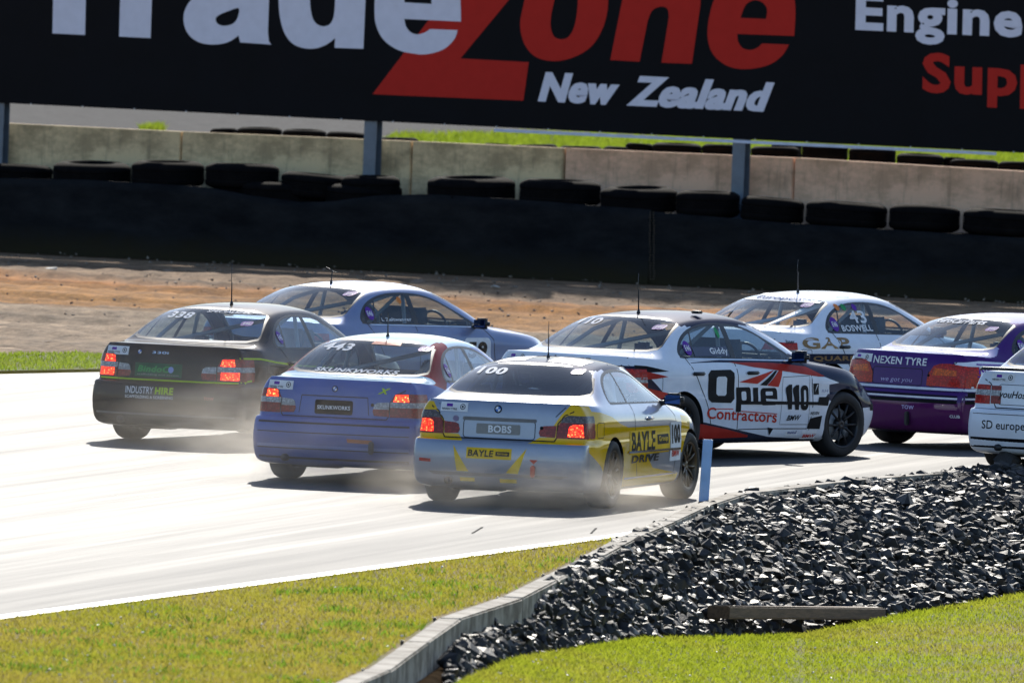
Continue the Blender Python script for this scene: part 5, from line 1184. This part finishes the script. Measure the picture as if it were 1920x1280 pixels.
pol(B, c, e7((820, 492), (1120, 515), (1260, 535), (1400, 562), (1530, 640), (1480, 640), (1230, 585), (1000, 540)), 'side', red2, .003, name='shoulder_stripe')
pol(B, c, e7((590, 928), (800, 985), (960, 1038), (960, 1052), (590, 1040)), 'side', red2, .004, name='sill_flash')
pol(B, c, e7((640, 568), (665, 540), (815, 546), (838, 572), (836, 760), (810, 790), (665, 776), (640, 750)), 'side', LB, .004, name='sponsor_lettering'); pol(B, c, e7((700, 600), (712, 590), (765, 592), (778, 605), (776, 720), (764, 734), (712, 730), (700, 716)), 'side', WHITE, .0065, name='sponsor_lettering')
(a0, b0), (a1, b1) = e7((850, 862), (1180, 672))
def blk(q, m=LB, off=.004): pol(B, c, q, 'side', m, off, name='sponsor_lettering')
blk([(a0, .455), (a0+.085, .455), (a0+.085, .690), (a0, .690)]); blk(rr(a0+.04, .525, a0+.245, .690, .035), LB, .0045); blk(rr(a0+.085, .565, a0+.165, .650, .02), WHITE, .007)
blk([(a0+.285, .525), (a0+.37, .525), (a0+.37, .685), (a0+.285, .685)]); blk(rr(a0+.41, .515, a0+.69, .680, .045)); blk(rr(a0+.49, .608, a0+.61, .645, .012), WHITE, .007); blk([(a0+.49, .578), (a0+.70, .568), (a0+.70, .550), (a0+.50, .555)], WHITE, .007)
for q, m in ((((870, 640), (1145, 570), (1010, 662)), RED), (((1030, 672), (1150, 575), (1168, 575), (1080, 680)), LB), (((1085, 680), (1178, 575), (1205, 580), (1172, 696)), RED)): pol(B, c, e7(*q), 'side', m, .005, name='sponsor_emblem')
(a0, b0), (a1, b1) = e7((635, 893), (1165, 800)); txt(B, c, 'Contractors', 'side', a0, b0, a1, b0+.11, RED, .015, off=.005, slope=-.045, name='sponsor_lettering')
line(B, c, e7((690, 825), (830, 835)), 'side', .008, RED, .005, name='underline'); line(B, c, e7((890, 855), (1165, 895)), 'side', .008, RED, .005, name='underline')
(a0, b0), (a1, b1) = e7((1228, 866), (1396, 690)); 
def digits(x, w_, z0, z1, one):
    if one: pol(B, c, [(x+w_*.35, z0), (x+w_*.85, z0), (x+w_*.85, z1), (x+w_*.45, z1), (x, z1-.03), (x, z1-.07), (x+w_*.35, z1-.055)], 'side', LB, .006, name='race_number')
    else: pol(B, c, rr(x, z0, x+w_, z1, .05), 'side', LB, .006, name='race_number'); pol(B, c, rr(x+w_*.36, z0+.045, x+w_*.64, z1-.045, .015), 'side', WHITE, .009, name='race_number')
digits(a0, .12, b0, b1, 1); digits(a0+.12, .12, b0-.005, b1-.005, 1); digits(a0+.25, .13, b0-.01, b1-.01, 0)
pol(B, c, [(2.0, .70), (1.93, .705), (1.90, .66), (1.99, .60), (2.05, .60)], 'side', L_CLEAR, .005, name='headlamp'); pol(B, c, [(2.0, .50), (1.9, .50), (1.9, .44), (2.0, .44)], 'side', LB, .005, name='bumper_duct')
q = e7((1205, 625), (1410, 628), (1410, 990), (1190, 975)); line(B, c, q+[q[0]], 'side', .005, SEAM, .003, name='number_panel_outline')
line(B, c, e7((930, 797), (1200, 815), (1480, 838)), 'side', .030, LB, .010, name='rubbing_strip')
(a0, b0), (a1, b1) = e7((1238, 950), (1350, 915)); txt(B, c, 'BMW', 'side', a0, b0, a1, b1, LB, .02, .5, off=.005)
for q, t, m in ((((1432, 770), (1500, 690)), None, LB), (((1410, 930), (1495, 870)), 'NEXEN', LB), (((1370, 1095), (1485, 1035)), 'BMW', RED), (((1245, 1060), (1335, 1035)), 'motul', P['blue']), (((1490, 770), (1560, 700)), 'RH', mat('faded_sticker2', (.4, .4, .5), .5))):
    (x0, z0), (x1, z1) = e7(*q); pol(B, c, [(x0, z0), (x1, z0), (x1, z1), (x0, z1)], 'side', WHITE, .004, name='small_sponsor_sticker')
    if t: txt(B, c, t, 'side', x0+.02, z0+.015, x1-.02, z0+.045, m, .02, .2, off=.007)
    else: pol(B, c, [(x0+.01, z0), (x1-.05, z0), (x1-.05, z1), (x0+.01, z1)], 'side', LB, .007); pol(B, c, [(x0+.03, z0+.02), (x0+.07, z1-.01), (x0+.09, z1-.01)], 'side', WHITE, .01)
for q in (((1400, 1020), (1420, 945), (1510, 930), (1500, 1030)), ((1480, 790), (1560, 795), (1550, 860), (1470, 850))): pol(B, c, e7(*q), 'side', LB, .006, name='race_tape')
line(B, c, e7((880, 990), (1110, 1000), (1400, 1020)), 'side', .008, SEAM, .004, name='scratch'); pol(B, c, e7((1100, 990), (1145, 1000), (1120, 1050)), 'side', LB, .007, name='scuff')
pol(B, c, e7((203, 640), (420, 712), (380, 722), (262, 726)), 'side', RED, .004, name='red_flash'); pol(B, c, [(-2.08, .84), (-1.9, .845), (-1.62, .80), (-1.8, .78), (-2.0, .77)], 'side', red2, .004, name='red_flash')
pol(B, c, [(-2.1, .91), (-1.9, .90), (-1.6, .85), (-1.86, .84), (-2.08, .86)], 'side', LB, .003, name='dark_flash')
txt(B, c, 'opie.co.nz', 'rear', -.20, .915, .36, .965, LB, .03, name='sponsor_lettering'); sticker(B, c, -.66, .885, .22)
txt(B, c, '110', 'rear', -.50, 1.24, -.20, 1.30, mat('faded_white', (.5, .52, .6), .5), .03, .2, name='race_number'); e46r(B, c, .46, 1.245); e46(B, c, -1.165, 1.06, .068); pol(B, c, oval(-.55, 1.20, .03, .05), 'side', GREEN, .006, name='scrutineering_sticker')
txt(B, c, 'Giddy', 'side', -.80, .985, -.50, 1.06, WHITE, .03, off=.006, name='driver_name'); line(B, c, [(.60, .930), (-.2, .945), (-1.22, .962)], 'side', .012, CHROME, .004, name='waist_trim')
pol(B, c, [(-1.08, .985), (-.50, .98), (-.50, 1.07), (-1.08, 1.07)], 'side', mat('name_strip', (.03, .04, .09), .4), .004, name='name_strip')
antenna(c, .02, -.95, 1.36, .38); bm = bmesh.new(); box(bm, (.42, -.55, 1.385), (.09, .09, .03), bevel=.01); bm_obj('roof_vent', bm, BLACK, c)
# B: silver blue saloon 59 behind
B, c = build_car('sedan', 'silver blue saloon with a bent roof aerial, driving behind the dark grey one', R(39), ((.95, .50), 908, 620, 176.7), [P['silver_blue']], lamps={2: L_RED, 1: L_DIM, 3: L_CLEAR, 4: L_CLEAR}, steer=-.1)
e46(B, c, -1.165, 1.075, .068); txt(B, c, 'L Zeltwanger', 'side', -1.0, .985, -.50, 1.03, WHITE, .02, off=.006, name='driver_name'); pol(B, c, oval(-.58, 1.21, .035, .035), 'side', ORANGE, .006, name='scrutineering_sticker')
pol(B, c, rr(.28, .55, .72, .82, .05), 'side', WHITE, .004, name='number_panel'); txt(B, c, '59', 'side', .34, .60, .66, .78, LB, .05, off=.007, name='race_number'); e46r(B, c, .46, 1.27)
line(B, c, [(.60, .930), (-.2, .945), (-1.22, .962)], 'side', .012, CHROME, .004, name='waist_trim'); antenna(c, .02, -.95, 1.36, .2, True)
# F: white saloon 43
B, c = build_car('sedan', 'white saloon with bronze lettering on its flank and number 43 in the rear side window', R(37.5), ((.80, -1.345), 1553, 622, 175.6), [P['white']], lamps={2: L_RED, 1: L_DIM, 3: L_CLEAR, 4: L_CLEAR}, glass=GLASSC, rear_glass=GLASSC, cage=mat('cage_light', (.45, .5, .6), .4), steer=-.1)
e46(B, c, -1.17, 1.06, .075); txt(B, c, '43', 'side', -.84, 1.07, -.54, 1.20, WHITE, .012, off=.006, name='race_number'); txt(B, c, 'BOSWELL', 'side', -1.06, .985, -.50, 1.05, WHITE, .03, off=.006, name='driver_name')
for y, m in ((-.98, ORANGE), (-.86, GREEN), (-.67, PURP)): pol(B, c, oval(y, 1.235, .04, .035), 'side', m, .006, name='scrutineering_sticker')
txt(B, c, 'GAP', 'side', -1.84, .805, -1.02, .925, BRONZE, .035, off=.004, name='sponsor_lettering'); pol(B, c, [(-1.80, .755), (-.5, .745), (-.5, .635), (-1.72, .65)], 'side', NAVY, .003, name='flank_band'); txt(B, c, 'QUARRIES', 'side', -1.68, .67, -.62, .73, BRONZE, .03, off=.007, name='sponsor_lettering')
txt(B, c, 'laser', 'side', -2.06, .86, -1.94, .90, LB, .02, off=.005); pol(B, c, [(-.50, 1.275), (.50, 1.275), (.49, 1.345), (-.49, 1.345)], 'rear', WHITE, .004, name='visor_strip'); txt(B, c, 'European', 'rear', -.30, 1.285, .38, 1.325, P['blue'], .0, .1, off=.007); e46r(B, c, .42, 1.25)
antenna(c, .05, -.90, 1.365, .36)
# G: purple and white saloon
gw = [([(-2.2, .655), (-2.2, .90), (-1.9, .925), (-1.3, .90), (-.3, .87), (1.9, .78), (1.9, .62), (-1.0, .62), (-2.0, .64)], 'side', lambda f: abs(f.normal.x) > .15 and f.calc_center_median().y > -2.21 and abs(f.calc_center_median().x) > .66, 1),
 ([(-2.6, .1), (-2.6, .50), (-1.6, .50), (2.3, .50), (2.3, .1)], 'side', ANY, 2), ([(-.9, -2.25), (.9, -2.25), (.9, -1.5), (-.9, -1.5)], 'top', lambda f: f.normal.z > .8 and f.calc_center_median().z > .95, 3), ([(-.9, -1.2), (.9, -1.2), (.9, .2), (-.9, .2)], 'top', lambda f: f.calc_center_median().z > 1.3, 3)]  # lilac lid top holds sun glare in its colour, roof painted alike
B, c = build_car('sedan_early', 'purple and white saloon with unlit orange and red tail lamps', R(41), ((0, -2.2), 1690, 700, 182), [P['purple'], P['white'], P['maroon'], paint('glare_lilac_paint', (.45, .40, .62), 0, .35, .05)], zones=gw, lamps={2: L_RED, 7: L_AMB}, glass=GLASS, steer=-.1)
sticker(B, c, -.70, .862, .30); txt(B, c, 'NEXEN TYRE', 'rear', -.37, .855, .34, .93, WHITE, .02, name='sponsor_lettering'); txt(B, c, 'we got you', 'rear', -.24, .665, .18, .715, mat('lilac_vinyl', (.5, .45, .7), .5), .0, .2, name='sponsor_lettering')
q = rr(-.36, .65, .30, .82, .03); line(B, c, q+[q[0]], 'rear', .006, SEAM, name='plate_recess'); pol(B, c, oval(.38, .76, .015, .015), 'rear', LB, .005, name='boot_lock')
for z, wd, m, nm in ((.622, .028, WHITE, 'bumper_trim'), (.575, .05, LB, 'bumper_strip'), (.535, .018, WHITE, 'bumper_trim'), (.50, .035, LB, 'bumper_strip')):
    line(B, c, [(-.81, z), (0, z), (.81, z)], 'rear', wd, m, .006, name=nm); line(B, c, [(-2.15, z), (-1.70, z)], 'side', wd, m, .006, name=nm)
txt(B, c, 'TOW', 'rear', .12, .405, .28, .445, mat('lilac_vinyl', (.5, .45, .7)), .02, name='tow_lettering'); bm = bmesh.new(); box(bm, (.20, -2.33, .31), (.05, .04, .14), bevel=.01); bm_obj('tow_strap', bm, BLACK, c)
txt(B, c, 'CLUB', 'rear', .70, .34, .80, .37, WHITE, .02)
txt(B, c, 'NEXEN', 'side', -1.93, .79, -1.50, .86, PURP, .03, off=.006, name='sponsor_lettering'); line(B, c, [(-1.95, .89), (-1.50, .88)], 'side', .012, PURP, .005, name='underline'); line(B, c, [(-1.95, .765), (-1.50, .755)], 'side', .012, PURP, .005, name='underline')
txt(B, c, 'NEXEN', 'side', -1.35, .76, -.40, .85, LB, .04, off=.006, name='sponsor_lettering'); txt(B, c, 'we got you', 'side', -1.93, .69, -1.6, .74, LB, .0, .2, off=.006)
txt(B, c, 'EuroCarParts', 'rear', -.38, 1.27, .28, 1.315, WHITE, .03, .1, off=.006, name='visor_lettering'); e46r(B, c, .42, 1.235); e46(B, c)
# H: white saloon at the right edge
B, c = build_car('sedan_square', 'white saloon with black lip spoiler and square tail lamps, cut by right edge', R(23), ((-.80, -2.2), 1820, 730, 188), [P['white']], lamps={1: L_DIM, 2: L_RED, 4: L_CLEAR}, steer=-.1)
sticker(B, c, -.60, .885, .27); roundel(B, c, 'rear', -.10, .93, .034); txt(B, c, 'youHost', 'rear', -.50, .705, -.16, .80, LB, .01, .3, name='sponsor_lettering'); q = rr(-.50, .66, .50, .86, .03); line(B, c, q+[q[0]], 'rear', .006, SEAM, name='plate_recess')
line(B, c, [(-.81, .585), (0, .585), (.81, .585)], 'rear', .05, LB, .006, name='bumper_strip'); line(B, c, [(-2.15, .585), (-1.7, .585)], 'side', .05, LB, .006, side=-1, name='bumper_strip'); txt(B, c, 'SD european', 'rear', -.64, .39, -.06, .50, LB, .01, name='sponsor_lettering')
bm = bmesh.new(); pts = [(-.74, -2.10, 1.0), (-.68, -2.19, 1.012), (-.4, -2.235, 1.016), (0, -2.25, 1.018), (.4, -2.235, 1.016), (.68, -2.19, 1.012), (.74, -2.10, 1.0)]; tube(bm, pts, .016, 8); bm_obj('lip_spoiler', bm, BLACK, c, True)
line(B, c, [(-.78, .28), (.78, .28)], 'rear', .10, LB, .006, name='bumper_insert')
